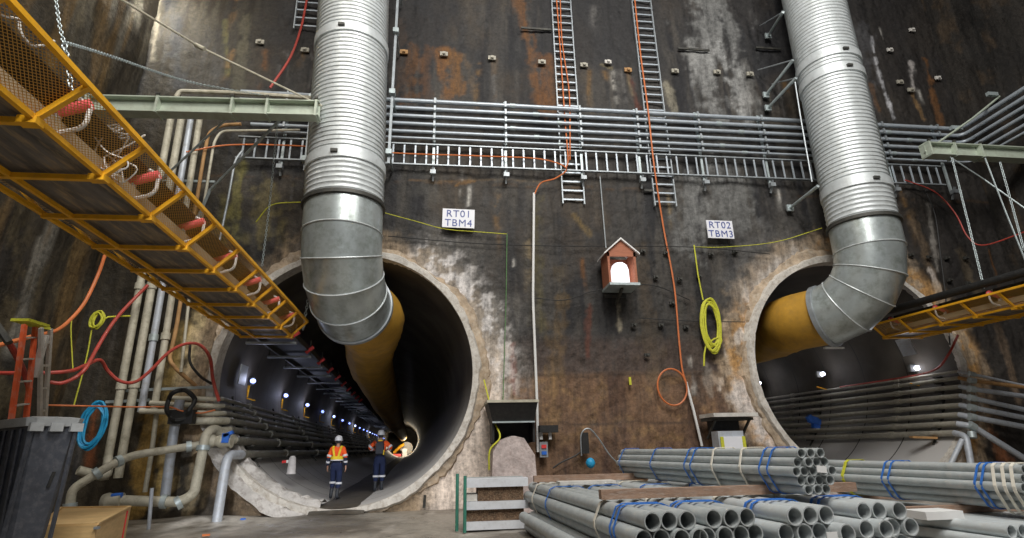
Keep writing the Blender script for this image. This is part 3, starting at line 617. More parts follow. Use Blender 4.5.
hose('stay_rod', [P(234, 112, 11.4), P(150, 190, 12.6)], .03, M['galvdull'], 'grey stay rod sloping down behind the vertical pipes from the beam', 'rod')
hose('stay_rod', [P(284, 116, 11.4), P(210, 190, 13), P(192, 232, 13.3)], .04, M['galvdull'], 'thicker stay rod sloping from the beam past the cable ladder', 'rod')
hose('tie_rod', [P(925, 152, 12.3), P(973, 118, 12.6), P(1030, 72, 12.7)], .035, M['green'], 'pale green rod sloping up over the wall pipes from the beam by the RT02 duct', 'rod')
hose('stay_rod', [P(950, 157, 12.2), P(985, 180, 12.2), P(1030, 212, 11.5)], .02, M['galvdull'], 'thin stay rod sloping down from the green beam by the RT02 duct', 'rod')
hose('stay_rod', [P(985, 158, 12), P(1005, 210, 12), P(1026, 262, 11.5)], .02, M['galvdull'], 'steep thin stay rod under the green beam by the RT02 duct', 'rod')
hose('cream_pipe', fil([P(176, 97, 12.6), P(180, 91, 12.6), P(240, 93, 12.6), P(312, 98, 12.6)], .3), .055, M['cream'], 'dusty cream pipe lying along the top of the steel beam', 'pipe', n=8)

# ================================================================== WALL PIPES AND CABLE LADDERS
zs = [11.12, 10.86, 10.60, 10.34, 10.08, 9.87]; rs = [.066, .06, .056, .056, .05, .036]
for i, (z, r) in enumerate(zip(zs, rs)):
    x0 = -6.0 if i < 4 else -5.6
    path = [(x0, 13.72, z), (16.78, 13.72, z), (16.86, 7.2, z+.1)]
    g = build(MB().tube(fil(path, .3, 6), r, 12), 'wall_pipe', M['pipe'], None, True)
    tag(g, 'horizontal galvanised wall pipe, %s from the top of the six above the cable ladder' % ORD[i], 'pipe', 'horizontal pipes across the shaft wall')
    for x in np.arange(-4.1+.7*(i % 3), 16, 5.8): build(MB().tube([(x, 13.72, z), (x+.16, 13.72, z)], r+.014, 12), 'coupling', M['galvdull'], g, True)
for i, x in enumerate([-4.7, -2.6, -.53, 1.56, 3.83, 5.62, 7.6, 9.72, 11.9, 13.9, 15.9]):
    r = empty('pipe_bracket', (x, 13.85, 8.75), 'upright steel channel holding the wall pipes, %s from the conveyor side' % ORD[i], 'bracket', 'channels holding the wall pipes')
    build(MB().bar((x, 13.86, 8.75), (x, 13.86, 11.32), .07, .05, (0, 1, 0)), 'channel', M['galvdull'], r)
    for z, q in zip(zs, rs): build(MB().box((x, 13.64, z), (.06, .02, 2*q+.05)).box((x, 13.74, z+q+.012), (.06, .2, .02)), 'pipe_clamp', M['steel'], r)
    build(MB().box((x, 13.76, 8.8), (.16, .14, .12)).bar((x, 13.9, 8.6), (x, 13.7, 8.95), .05, .05), 'foot', M['steel'], r)
def ladder(p0, p1, w, axis, pitch, label, group=None, name='cable_ladder'):
    p0 = Vector(p0); p1 = Vector(p1); ax = Vector(axis); r = empty(name, p0, label, 'cable ladder', group)
    for s in (-.5, .5): build(MB().bar(p0+ax*w*s, p1+ax*w*s, .035, .09, (0, 1, 0)), 'rail', M['steel'], r)
    n = int((p1-p0).length/pitch); first = None; d = (p1-p0)/n
    for i in range(n):
        c = p0+d*(i+.5)
        if first is None: first = build(MB().bar(c-ax*w*.5, c+ax*w*.5, .045, .03, (0, 1, 0)), 'rung', M['pipe'], r); base = first.location.copy(); W[first.name] = W[r.name]
        else:
            o = first.copy(); COL.objects.link(o); o.parent = r; o.location = base+d*i; W[o.name] = W[r.name]
    return r
ladder((-5.9, 13.8, 9.38), (15.7, 13.8, 9.38), .66, (0, 0, 1), .31, 'long horizontal cable ladder below the wall pipes')
ladder((3.52, 13.93, 18.5), (3.53, 13.93, 8.03), .64, (1, 0, 0), .29, 'upright cable ladder carrying two orange cables, nearer the RT01 sign', 'upright cable ladders on the wall')
ladder((6.32, 13.93, 18.5), (6.31, 13.93, 8.05), .66, (1, 0, 0), .29, 'upright cable ladder with one orange cable, nearer the RT02 sign', 'upright cable ladders on the wall')
ladder((-4.52, 13.85, 18), (-4.48, 13.85, 13.55), .72, (1, 0, 0), .29, 'short upright cable ladder ending high beside the big duct', 'upright cable ladders on the wall')
for i, (x, z, w) in enumerate(((2.15, 14.25, 1.0), (7.4, 13.85, 1.1), (10.2, 14.1, .9), (5.7, 8.55, .3))):
    tag(build(MB().bar((x, 13.92, z), (x+w, 13.92, z), .05, .07), 'wall_channel', M['darksteel'], None), ['short dark channel on the wall nearer the first upright cable ladder', 'short dark channel under the pale streak beside the second upright cable ladder', 'short dark channel by the props of the RT02 duct', 'tiny dark channel beside the hanging cable ladder ends'][i], 'channel')

# cables
hose('orange_cable', spl([P(556, -8, 13.85), P(561, 60, 13.85), P(565, 120, 13.8), P(568, 158, 13.6), P(566, 168, 13.6)], 6), .021, M['orange'], 'orange cable down the upright ladder nearer the RT01 sign, the outer strand', 'cable', 'orange cables on the upright ladders')
hose('orange_cable', spl([P(560, -8, 13.85), P(562, 40, 13.85), P(569, 90, 13.85), P(570, 130, 13.7), P(570, 160, 13.6)], 6), .018, M['orange'], 'second orange cable twisting down the upright ladder nearer the RT01 sign', 'cable', 'orange cables on the upright ladders')
hose('orange_cable', spl([P(186, 152, 13.2), P(230, 145, 13.4), P(300, 146, 13.66), P(395, 153, 13.68), P(480, 156, 13.68), P(540, 159, 13.68), P(566, 168, 13.66), P(556, 178, 13.7), P(541, 183, 13.8), P(534, 195, 13.85)], 8), .020, M['orange'], 'long orange cable lying along the horizontal cable ladder', 'cable')
c0 = P(672, 387, 13.85); loop = [c0+Vector((.40*math.cos(a), -.02-.01*math.sin(a), .47*math.sin(a))) for a in [math.radians(q) for q in range(10, 380, 12)]]
hose('orange_cable', spl([P(634, -8, 13.85), P(640, 50, 13.85), P(648, 110, 13.62), P(654, 165, 13.6), P(663, 225, 13.9), P(674, 285, 13.88), P(679, 340, 13.88), P(682, 368, 13.86)]+loop[::2], 5), .024, M['orange'], 'orange cable hanging down the wall into one big loop', 'cable')
hose('conduit', [P(686, 382, 13.86), P(694, 412, 13.86), P(702, 446, 13.86)], .035, M['white'], 'straight pale conduit leaning down from the orange loop', 'conduit', n=8)
hose('conduit', fil([P(534, 193, 13.86), P(533, 300, 13.86), P(537, 400, 13.86), P(538, 452, 13.86)], .3), .036, M['white'], 'long upright pale conduit on the wall beside the black shelf', 'conduit', n=8)
hose('thin_rod', [P(600, 176, 13.9), P(606, 248, 13.8)], .018, M['steel'], 'thin rod from the cable ladder down to the lantern house', 'rod')
hose('red_cable', spl([P(308, -6, 13.8), P(301, 28, 13.75), P(290, 58, 13.6), P(270, 88, 13.3)], 8), .034, M['red'], 'red cable sweeping from the short cable ladder to the steel beam', 'cable')
hose('red_cable', spl([P(905, 180, 13.7), P(935, 192, 13.7), P(955, 213, 13.6), P(968, 237, 13.5), P(985, 245, 13.2), P(1030, 230, 12.2)], 8), .02, M['red'], 'dull red cable drooping on the dark wall beyond the RT02 duct', 'cable')
hose('black_cable', spl([P(925, 190, 13.85), P(935, 215, 13.85), P(941, 260, 13.85), P(946, 300, 13.85), P(950, 345, 13.85)], 6), .018, M['blackcable'], 'thin black cable down the wall beyond the RT02 duct', 'cable')
hose('red_cable', spl([P(958, 335, 13.6), P(948, 355, 13.7), P(934, 370, 14.4), P(900, 378, 15.5), P(840, 387, 18)], 8), .03, M['red'], 'red cable curling into the RT02 tunnel above its pipes', 'cable')
hose('wall_wire', spl([P(388, 236, 13.9), P(470, 243, 13.9), P(560, 246, 13.85), P(690, 247, 13.85), P(770, 254, 13.85)], 6), .012, M['blackcable'], 'thin dark wire stretched across the wall below the two signs', 'wire')
hose('wall_wire', spl([P(535, 298, 13.9), P(565, 300, 13.85), P(598, 290, 13.7), P(650, 285, 13.85), P(690, 300, 13.9)], 6), .012, M['blackcable'], 'thin slack wire looping under the lantern house', 'wire')
hose('wall_wire', spl([P(640, 318, 13.9), P(690, 321, 13.9), P(745, 322, 13.75)], 6), .012, M['blackcable'], 'thin dark wire running from the wall bolts to the RT02 tunnel', 'wire')
hose('yellow_rope', spl([P(385, 213, 13.8), P(415, 221, 13.85), P(445, 229, 13.85), P(480, 232, 13.85), P(507, 234, 13.85)], 6), .010, M['yrope'], 'thin yellow rope sagging beneath the RT01 sign', 'rope')
hose('green_rope', spl([P(507, 234, 13.85), P(506, 300, 13.85), P(503, 400, 13.8)], 6), .012, M['grope'], 'thin green and yellow rope hanging to the black shelf', 'rope')
hose('yellow_rope', spl([P(695, 247, 13.85), P(725, 247, 13.85), P(775, 242, 13.7), P(822, 228, 13.3)], 6), .010, M['yrope'], 'thin yellow rope rising toward the RT02 duct elbow', 'rope')
hose('yellow_rope', spl([P(256, 222, 13.6), P(272, 205, 13.4), P(303, 202, 13.2)], 6), .014, M['yrope'], 'thin yellow rope tied by the chain left of the duct elbow', 'rope')
hose('yellow_rope', spl([P(484, 380, 13.75), P(494, 420, 13.2), P(500, 437, 12.9), P(490, 450, 12.8), P(489, 470, 12.8)], 6), .02, M['yrope'], 'yellow rope hanging past the black shelf to the splattered block', 'rope')
def coil(c, rx, rz, n, m, r, label, name, tail, seed=1, ypull=.05):
    rnd = random.Random(seed); p = []
    for k in range(n*14):
        a = 2*math.pi*k/14; s = 1+.16*math.sin(k*.37)+.05*rnd.uniform(-1, 1)
        p.append(Vector(c)+Vector((rx*s*math.cos(a)+.03*math.sin(k*.23)+.10*rx*math.sin(a), -ypull*(.5+.5*math.sin(k*.31)), rz*s*math.sin(a))))
    return hose(name, spl(p+tail, 2), r, m, label, 'rope' if 'rope' in name else 'hose')
hose('yellow_rope', [P(694, 245, 13.85), P(698, 275, 13.82), P(703, 300, 13.8)], .02, M['yrope'], 'yellow rope holding the yellow coil on the wall', 'rope')
coil(P(711, 325, 13.8), .24, .66, 9, M['yrope'], .024, 'coiled bright yellow rope hanging on the wall near the RT02 tunnel', 'coiled_rope', [P(706, 345, 13.8), P(704, 366, 13.8)], 4)
coil(P(94, 425, 12.6), .20, .42, 8, M['blue'], .022, 'coiled blue hose hanging behind the charcoal bin', 'coiled_hose', [], 6)
coil(P(98, 320, 12.4), .10, .17, 6, M['yrope'], .018, 'small knotted yellow rope bundle high on the dark wall', 'rope_bundle', [P(108, 317, 12.5), P(130, 316, 12.9)], 8)
hose('yellow_rope', spl([P(92, 328, 12.4), P(86, 360, 12.4), P(74, 405, 12.2)], 5), .014, M['yrope'], 'yellow rope trailing down from the small rope bundle', 'rope')
hose('yellow_rope', spl([P(72, 318, 12.4), P(71, 332, 12.4), P(73, 372, 12.4)], 5), .012, M['yrope'], 'short yellow rope end dangling near the red hose', 'rope')
# ================================================================== SIGNS
def board(px, w, h, l1, l2, label, tilt):
    c = P(*px, 13.82); r = empty('wall_sign', c-Vector((0, 0, h/2)), label, 'sign')
    build(MB().box(c, (w, .03, h), Matrix.Rotation(tilt, 3, 'Y')), 'board', M['sign'], r)
    for k, t in enumerate((l1, l2)):
        cu = bpy.data.curves.new('lettering', 'FONT'); cu.body = t; cu.size = .29; cu.extrude = .004; cu.offset = 0; cu.align_x = 'CENTER'; cu.align_y = 'CENTER'; cu.space_character = 1.12
        tmp = bpy.data.objects.new('tmp', cu); me = bpy.data.meshes.new_from_object(tmp); bpy.data.objects.remove(tmp); me.name = 'lettering'
        if not me.materials: me.materials.append(M['lettering'])
        o = bpy.data.objects.new('lettering', me); COL.objects.link(o); o.parent = r
        o.location = Vector((0, -.022, h/2+(.125-.275*k))); o.rotation_euler = (math.pi/2, tilt, 0); W[o.name] = W[r.name]
board((458.5, 218.5), .89, .56, 'RT01', 'TBM4', 'white sign board reading RT01 TBM4 in blue', .02)
board((720, 229.5), .80, .56, 'RT02', 'TBM3', 'white sign board reading RT02 TBM3 in blue', .01)
# lantern house
c = P(619, 272, 13.45); r = empty('lantern_house', c-Vector((0, 0, .55)), 'little red-brown wooden house with a glowing white lantern inside', 'lantern house')
w, d_, h = .78, .62, .92; z0 = c.z-.42
for s in (-1, 1): build(MB().box((c.x+s*(w/2-.03), c.y, z0+h/2-.02), (.06, d_, h-.04)), 'side_wall', M['redwood'], r)
build(MB().box((c.x, c.y+d_/2, z0+h/2-.02), (w-.02, .03, h-.04)), 'back_wall', M['redwood'], r)
g = [(c.x-w/2, c.y-d_/2, z0+h-.16), (c.x+w/2, c.y-d_/2, z0+h-.16), (c.x+w/2, c.y-d_/2, z0+h-.03), (c.x, c.y-d_/2, z0+h+.31), (c.x-w/2, c.y-d_/2, z0+h-.03)]
build(MB().add(g+[(a, b+.04, e) for a, b, e in g], [(0, 1, 2, 3, 4), (9, 8, 7, 6, 5)]+[(i, 5+i, 5+(i+1) % 5, (i+1) % 5) for i in range(5)]), 'gable', M['redwood'], r)
for s in (-1, 1): build(MB().add([(c.x+s*(w/2+.10), c.y-d_/2-.08, z0+h-.08), (c.x, c.y-d_/2-.08, z0+h+.36), (c.x, c.y+d_/2, z0+h+.36), (c.x+s*(w/2+.10), c.y+d_/2, z0+h-.08)]+[(c.x+s*(w/2+.10), c.y-d_/2-.08, z0+h-.12), (c.x, c.y-d_/2-.08, z0+h+.31), (c.x, c.y+d_/2, z0+h+.31), (c.x+s*(w/2+.10), c.y+d_/2, z0+h-.12)], [(0, 1, 2, 3), (7, 6, 5, 4), (0, 4, 5, 1), (2, 6, 7, 3), (0, 3, 7, 4)]), 'roof_panel', M['white'], r)
build(MB().box((c.x, c.y-.03, z0-.03), (w+.04, d_+.14, .07)), 'floor_board', M['galvdull'], r)
lan = MB(); prof = [(.0, .64), (.12, .62), (.2, .55), (.24, .42), (.245, .0), (0, 0)]; n = 24; vs = [(c.x+a*math.cos(2*math.pi*k/n), c.y-.06+a*math.sin(2*math.pi*k/n), z0+.02+z) for a, z in prof for k in range(n)]
lan.add(vs, [(i*n+k, i*n+(k+1) % n, (i+1)*n+(k+1) % n, (i+1)*n+k) for i in range(len(prof)-1) for k in range(n)])
ln = build(lan, 'lantern', M['lampwhite'], None, True); tag(ln, 'glowing white domed lantern standing inside the wooden house', 'lantern')
tag(build(MB().bar((c.x, 13.95, z0-.35), (c.x, 13.3, z0-.08), .06, .08).bar((c.x-.3, 13.95, z0-.12), (c.x+.3, 13.95, z0-.12), .05, .08), 'shelf_bracket', M['darksteel'], None), 'dark bracket carrying the lantern house on the wall', 'bracket')

# wall anchors
anc = [(260, 42), (305, 50), (404, 52), (444, 54), (492, 58), (542, 62), (584, 65), (628, 70), (675, 71), (717, 72), (750, 74), (900, 82), (911, 90)]
def anchor(px, k, s, m, lab, grp):
    c = P(*px, 13.93); r = tag(build(MB().box(c, (.24*s, .05, .14*s)).box(c+Vector((0, -.04, 0)), (.09*s, .08, .08*s)), 'anchor_plate', m, None), lab, 'anchor', grp)
for k, a in enumerate(anc): anchor(a, k, 1, M['tunpipeb'] if k not in (7, 2) else M['rustpipe'], 'bolted anchor plate high on the wall, %s in the row counted from the conveyor side' % ORD[k], 'anchor plates in the high row')
low = [(643, 251), (666, 253), (656, 277), (680, 279), (672, 303), (699, 276), (634, 325), (661, 325), (686, 327), (647, 355), (711, 254), (735, 252), (911, 255), (929, 257), (947, 258), (966, 258), (950, 280), (968, 283)]
for k, a in enumerate(low): anchor(a, k, .62, M['darksteel'], ('small dark bolt head between lantern house and RT02 tunnel, %s from the top' % ORD[k]) if k < 12 else ('small dark bolt head on the grey wall beyond the RT02 duct, %s from the duct' % ORD[k-12]), 'bolt heads between lantern house and tunnel' if k < 12 else 'bolt heads beyond the RT02 duct')
for k, a in enumerate([(890, 50), (912, 30), (938, 78), (608, 62)]): anchor(a, k, .9, M['offwhite'], 'pale anchor knob on the upper wall, ' + ['just beside the RT02 duct', 'topmost past the RT02 duct', 'beside the rusty stain past the RT02 duct', 'between the two upright cable ladders'][k], 'anchor')

def PZ(px, py, Z):
    r_ = ray(px, py); t = (Z-CZ)/r_[2]; return Vector((r_[0]*t, r_[1]*t, Z))
# ================================================================== PIPEWORK ON THE CONVEYOR SIDE
def pipe(path, r, m, label, group=None, name='pipe', n=12, rr=.18, cps=(), cap=True):
    o = build(MB().tube(fil(path, rr, 6), r, n), name, m, None, True); tag(o, label, 'pipe', group)
    for c, d in cps:
        d = Vector(d).normalized(); build(MB().tube([Vector(c)-d*.08, Vector(c)+d*.08], r+.025, 12), 'coupling', M['galvdull'] if m != M['cream'] else M['cream'], o, True)
    return o
GV = 'upright pipes on the conveyor side'
for i, (a, b, r_, m) in enumerate((((171, 118), (104, 480), .085, 'cream'), ((181.5, 118), (118, 478), .088, 'cream'), ((191, 118), (141, 412), .075, 'greypipe'), ((200, 118), (154, 410), .075, 'cream'))):
    p, q = P(*a, 13.4), P(*b, 13.4); mid = p.lerp(q, .52); m2 = p.lerp(q, .78)
    pipe([p, q], r_, M[m], 'tall upright pipe down the wall beside the conveyor, %s from the bin side' % ORD[i], GV, 'upright_pipe', cps=((mid, q-p), (m2, q-p)))
pipe([P(241, 124, 13.5), P(222, 125, 13.5), P(209, 132, 13.4), P(204, 155, 13.4), P(176, 330, 13.4), P(169, 360, 13.4), P(176, 369, 13.4), P(196, 386, 13.6)], .045, M['rustpipe'], 'thin rusty orange pipe bending down beside the upright pipes', None, 'thin_pipe', rr=.25)
pipe([P(300, 130, 13.6), P(221, 131, 13.5), P(214, 142, 13.4), P(190, 290, 13.4), P(181, 372, 13.4)], .035, M['cream'], 'thin cream pipe bending down next to the rusty orange one', None, 'thin_pipe', rr=.3)
pipe([P(243, 150, 13.6), P(235, 160, 13.55), P(228, 200, 13.5), P(215, 262, 13.5)], .03, M['steel'], 'thin grey pipe dropping from the end of the long cable ladder', None, 'thin_pipe', rr=.2)
for k, (a, b, l) in enumerate((((118, 391), (212, 387), 'upper'), ((106, 402), (150, 400), 'short lower'), ((150, 180), (215, 182), 'high'), ((140, 262), (200, 262), 'middle'))):
    tag(build(MB().bar(P(*a, 13.55), P(*b, 13.55), .06, .06), 'support_channel', M['galvdull'], None), 'steel channel crossing behind the upright pipes, the %s one' % l, 'channel', 'channels behind the upright pipes')
def wallx(c, z, off, sgn): return sgn*(math.sqrt(max(.05, c[2]**2-(z-c[1])**2))-off)
ys = [399, 406, 413.5, 421, 430, 441, 455]; starts = [(168, 398), (150, 403), (140, 411), (190, 421), (198, 447), (205, 430), (222, 455)]
rr_ = [.05, .055, .06, .085, .08, .10, .09]
for i, (y, r_) in enumerate(zip(ys, rr_)):
    z = P(226, y, 14).z; dx = wallx(CL, z, r_+.12, -1)
    tun = [T(CL, dx, -.05, z), T(CL, dx, 75, z)]
    if i == 4: head = [P(70, 506, 12.0), P(72, 489, 12.0), P(114, 463, 12.3), P(134, 455, 12.6), P(205, 444, 13.1), P(214, 432, 13.4)]; m = 'cream'
    elif i == 5: head = [P(102, 500, 12.6), P(180, 502, 12.7), P(194, 494, 12.8), P(206, 434, 13.0), P(214, 428, 13.3)]; m = 'cream'
    elif i == 6: head = [P(216, 527, 12.8), P(227, 455, 13.1)]; m = 'greypipe'
    else: head = [P(*starts[i], 13.35), P(213, y, 13.4)]; m = 'cream'
    g = pipe(head+tun[:1], r_ if i != 6 else .10, M[m], ['short dusty pipe stub entering the RT01 tunnel, topmost of the stack', 'second dusty pipe stub entering the RT01 tunnel below the topmost', 'third dusty pipe stub entering the RT01 tunnel', 'fatter dusty pipe stub behind the black pump at the tunnel lip', 'big cream pipe sloping up from the floor behind the plywood crate', 'cream pipe running low past the crate then bending up to the tunnel', 'stout grey standpipe at the lip of the RT01 tunnel'][i], None, 'feed_pipe', rr=.28)
    for t in range(1, len(head)-1):
        d = (head[t]-head[t-1]).normalized(); c = head[t]-d*.3; build(MB().tube([c-d*.05, c+d*.05], r_+.035, 12), 'coupling', M['galvdull'], g, True)
    g = pipe(tun, r_, M['tunpipe'], 'dusty pipe racked along the dark wall of the RT01 tunnel, %s from the top' % ORD[i], 'pipes in the RT01 tunnel', 'tunnel_pipe')
    for k in range(8): build(MB().tube([T(CL, dx, 2.2+6*k+.4*i, z), T(CL, dx, 2.4+6*k+.4*i, z)], r_+.03, 12), 'coupling', M['tunpipe'], g, True)
for i in range(12):
    y = 1.2+4.5*i; zt = P(226, 396, 14).z+.1; mb = MB(); zb = 1.0
    mb.tube([T(CL, wallx(CL, z, .04, -1)+.01, y, z) for z in np.linspace(zb, zt, 7)], .03, 6)
    for q in ys: z = P(226, q, 14).z-.1; mb.bar(T(CL, wallx(CL, z, 0, -1), y, z), T(CL, wallx(CL, z, .3, -1), y, z), .05, .04)
    tag(build(mb, 'pipe_rack', M['darksteel'], None), 'curved steel rack under the RT01 tunnel pipes, %s from the mouth' % ORD[i], 'rack', 'pipe racks in the RT01 tunnel')
pipe([P(180, 400, 13.3), P(174, 430, 13.3), P(165, 497, 13.3)], .10, M['greypipe'], 'stout grey standpipe on the stained wall between the cream pipes', None, 'standpipe')
pipe([P(157, 410, 13.5), P(152, 450, 13.5), P(145, 492, 13.5)], .05, M['cream'], 'thin dusty pipe on the yellow-stained wall next to the grey standpipe', None, 'standpipe')
pipe([P(152, 488, 12.2), P(148, 536, 12.2)], .035, M['greypipe'], 'short thin grey post standing in front of the low cream pipe', None, 'short_post')
pipe([P(108, 457, 13.3), P(108, 478, 13.2), P(78, 470, 12.8)], .09, M['cream'], 'stubby flanged pipe behind the crate under the upright pipes', None, 'pipe_stub')
r = empty('valve', P(112, 497, 12.6), 'blue-collared valve at the end of the low cream pipe', 'valve')
build(MB().tube([P(103, 501, 12.6), P(108, 501, 12.6), P(113, 500, 12.6), P(122, 500, 12.6)], [.13, .16, .12, .14], 14), 'body', M['cream'], r, True); build(MB().tube([P(112, 496, 12.55), P(122, 495, 12.55)], .05, 10), 'collar', M['bluep'], r, True)
r = empty('valve', P(222, 444, 13.1), 'dusty valve with a blue lever on the pipe at the tunnel lip', 'valve')
build(MB().tube([P(212, 441, 13.1), P(216, 441, 13.1), P(222, 441, 13.1), P(228, 442, 13.1), P(232, 442, 13.1)], [.14, .10, .15, .1, .13], 14), 'body', M['cream'], r, True)
build(MB().bar(P(224, 436, 13), P(233, 432, 13), .10, .07).box(P(226, 438, 13), (.14, .1, .2)), 'lever', M['bluep'], r)
# black pump
c = P(180, 405, 13.0); r = empty('pump', P(182, 425, 13.0), 'dirty black hose reel lump hanging on the pipes at the tunnel lip', 'hose reel')
build(MB().tube(spl([c+Vector((.27*math.cos(a)*(1+.1*math.sin(3*a)), .05*math.sin(5*a), .33*math.sin(a))) for a in [2*math.pi*k/16 for k in range(49)]], 2), .05, 8), 'hose', M['black'], r, True)
build(MB().box(c+Vector((.05, .1, -.25)), (.5, .2, .3)), 'housing', M['black'], r)
# hoses
hose('red_hose', spl([P(-5, 373, 11), P(40, 373, 11), P(70, 371, 11.3), P(86, 365, 11.8), P(100, 360, 12.2), P(108, 371, 12.5), P(120, 381, 12.6), P(135, 382, 12.7), P(150, 371, 12.8), P(168, 353, 12.9), P(185, 344, 13), P(200, 345, 13.1), P(210, 358, 13.1), P(213, 380, 13.2), P(219, 401, 13.4)], 6), .036, M['red'], 'long red hose looping across the upright pipes to the tunnel lip', 'hose', n=8)
hose('red_hose', spl([P(50, 382, 11.2), P(62, 383, 11.3), P(76, 377, 11.5), P(86, 368, 11.6), P(96, 350, 12), P(108, 330, 12.3), P(120, 314, 12.6), P(135, 298, 12.9), P(148, 285, 13)], 6), .036, M['red'], 'second red hose climbing from the red bend up behind the conveyor', 'hose', n=8)
hose('orange_cable', spl([P(105, 255, 12), P(98, 275, 12), P(85, 302, 11.8), P(70, 320, 11.4), P(55, 331, 10.8), P(30, 337, 9.6), P(-4, 346, 8.8)], 6), .035, M['orange'], 'orange cable drooping from the conveyor to the stepladder', 'cable', n=8)
hose('orange_cable', spl([P(40, 405, 11.5), P(85, 406, 11.8), P(130, 407, 12.8), P(168, 407, 13.0), P(182, 411, 13.0), P(200, 413, 13.2), P(215, 410, 13.4)], 6), .018, M['orange'], 'thin orange cable strung low across the upright pipes', 'cable')
hose('black_hose', spl([P(190, 345, 13.2), P(190, 362, 13.2), P(200, 376, 13.3), P(212, 384, 13.5)], 6), .03, M['black'], 'short black hose looping at the pale tunnel rim', 'hose', n=8)
hose('dark_pole', [P(-8, 318, 8.2), P(9, 343, 8.2)], .05, M['darksteel'], 'dark pole end leaning by the stepladder', 'pole', n=8)
hose('red_hose', spl([P(8, 341, 8.25), P(16, 355, 8.5), P(24, 372, 8.8), P(30, 390, 9.)], 5), .04, M['red'], 'short dull red hose below the dark pole behind the stepladder', 'hose', n=8)
hose('pale_rope', spl([P(-6, 10, 4.6), P(4, 16, 4.6), P(18, 19, 4.7), P(31, 25, 4.8), P(42, 31, 4.8)], 6), .012, M['offwhite'], 'pale rope lying inside the mesh of the near conveyor', 'rope')
hose('pale_rope', spl([P(19, 22, 4.7), P(21, 33, 4.7), P(31, 45, 4.8), P(44, 45, 4.9), P(54, 41, 5)], 6), .014, M['offwhite'], 'second pale rope curling in a half loop in the near conveyor mesh', 'rope')
mb = MB(); rnd = random.Random(4); cc = P(108, 150, 5.6); p_ = []
for k in range(70): p_.append(cc+Vector((.16*math.sin(k*1.1)+.05*rnd.uniform(-1, 1)+.12*math.sin(k*.1), .18*math.sin(k*.21), .28*math.cos(k*.53)+.05*rnd.uniform(-1, 1))))
hose('tangled_cord', spl(p_, 3), .009, M['offwhite'], 'bunched dirty white cord tangled inside the conveyor trough', 'cord', n=4)

# ================================================================== TUNNEL FITTINGS
lamp_px = [(253, 381, 16), (284, 391, 20), (305, 400, 24)]
lc = P(253, 381, 16.6); y0 = 16.6
def lamp(c, m, label, group, s=1, brk=(.25, -.45)):
    r = empty('tunnel_lamp', c, label, 'lamp', group)
    build(MB().tube([c+Vector((0, -.05, 0)), c+Vector((0, .05, 0))], [.065*s, .065*s], 12), 'lamp_glass', M[m], r, True)
    build(MB().box(c+Vector((-.08, .1, 0)), (.2, .12, .22)), 'housing', M['darksteel'], r)
    build(MB().bar(c+Vector((-.12, .1, -.08)), c+Vector((brk[0]*.2-.2, .12, brk[1])), .05, .05).bar(c+Vector((-.24, .12, -.45)), c+Vector((.10, .1, -.55)), .05, .03), 'bracket', M['yellow'], r)
for i in range(20):
    lamp(Vector((lc.x+SK*4.45*i, y0+4.45*i, lc.z)), 'lampblue', 'small bluish lamp on a bracket in the RT01 tunnel, %s from the mouth' % ORD[i], 'lamps along the RT01 tunnel')
    if i in (0, 1, 2, 4, 7, 11, 16):
        L_ = bpy.data.lights.new('tunnel_lamp_light', 'POINT'); L_.energy = 9+i; L_.color = (.7, .75, 1); L_.shadow_soft_size = .1
        o = bpy.data.objects.new('tunnel_lamp_light', L_); COL.objects.link(o); o.location = (lc.x+SK*4.45*i+.25, y0+4.45*i-.2, lc.z)
lamp(P(339, 437, 40), 'lampbright', 'brighter white work lamp low in the RT01 tunnel above the first walker', None, 2.2)
for i, (a, Y) in enumerate((((917, 368), 15.2), ((822.6, 374), 18.6), ((759, 383), 22.2))):
    c = P(*a, Y); lamp(c, 'lampbright', 'white lamp on the dark wall of the RT02 tunnel, %s from the mouth' % ORD[i], 'lamps in the RT02 tunnel', 1.0, (.5, .1))
    L_ = bpy.data.lights.new('tunnel_lamp_light', 'POINT'); L_.energy = 8; L_.color = (.95, .95, 1); L_.shadow_soft_size = .1
    o = bpy.data.objects.new('tunnel_lamp_light', L_); COL.objects.link(o); o.location = c+Vector((-.3, -.2, 0))
# far machine; its pale disc stands for lamplight on the tunnel bend
r = empty('tunnel_machine', T(CL, .4, 104, .2), 'pale disc for the lit tunnel bend, with small machinery, far down RT01', 'machine')
c = T(CL, .9, 104, 1.7)
build(MB().tube([c, c+Vector((0, 2, 0))], [1.25, 1.25], 24), 'lit_bend_disc', M['offwhite'], r, True)
build(MB().tube([c-Vector((2.4, 1, .8)), c-Vector((1.2, 1.5, -.3)), c-Vector((.4, 1.6, -.8))], .3, 8), 'arm', M['yellow'], r, True)
build(MB().box(c-Vector((1.6, 2, 1.6)), (1.5, 1.2, 1.1)), 'crate', M['pink'], r); build(MB().box(c-Vector((.2, 1.6, .9)), (.9, .6, 1.6)), 'cabinet', M['white'], r)
L_ = bpy.data.lights.new('machine_work_light', 'POINT'); L_.energy = 900; L_.color = (1, .9, .7); L_.shadow_soft_size = .3
o = bpy.data.objects.new('machine_work_light', L_); COL.objects.link(o); o.location = c-Vector((-.5, 6, -1.2))
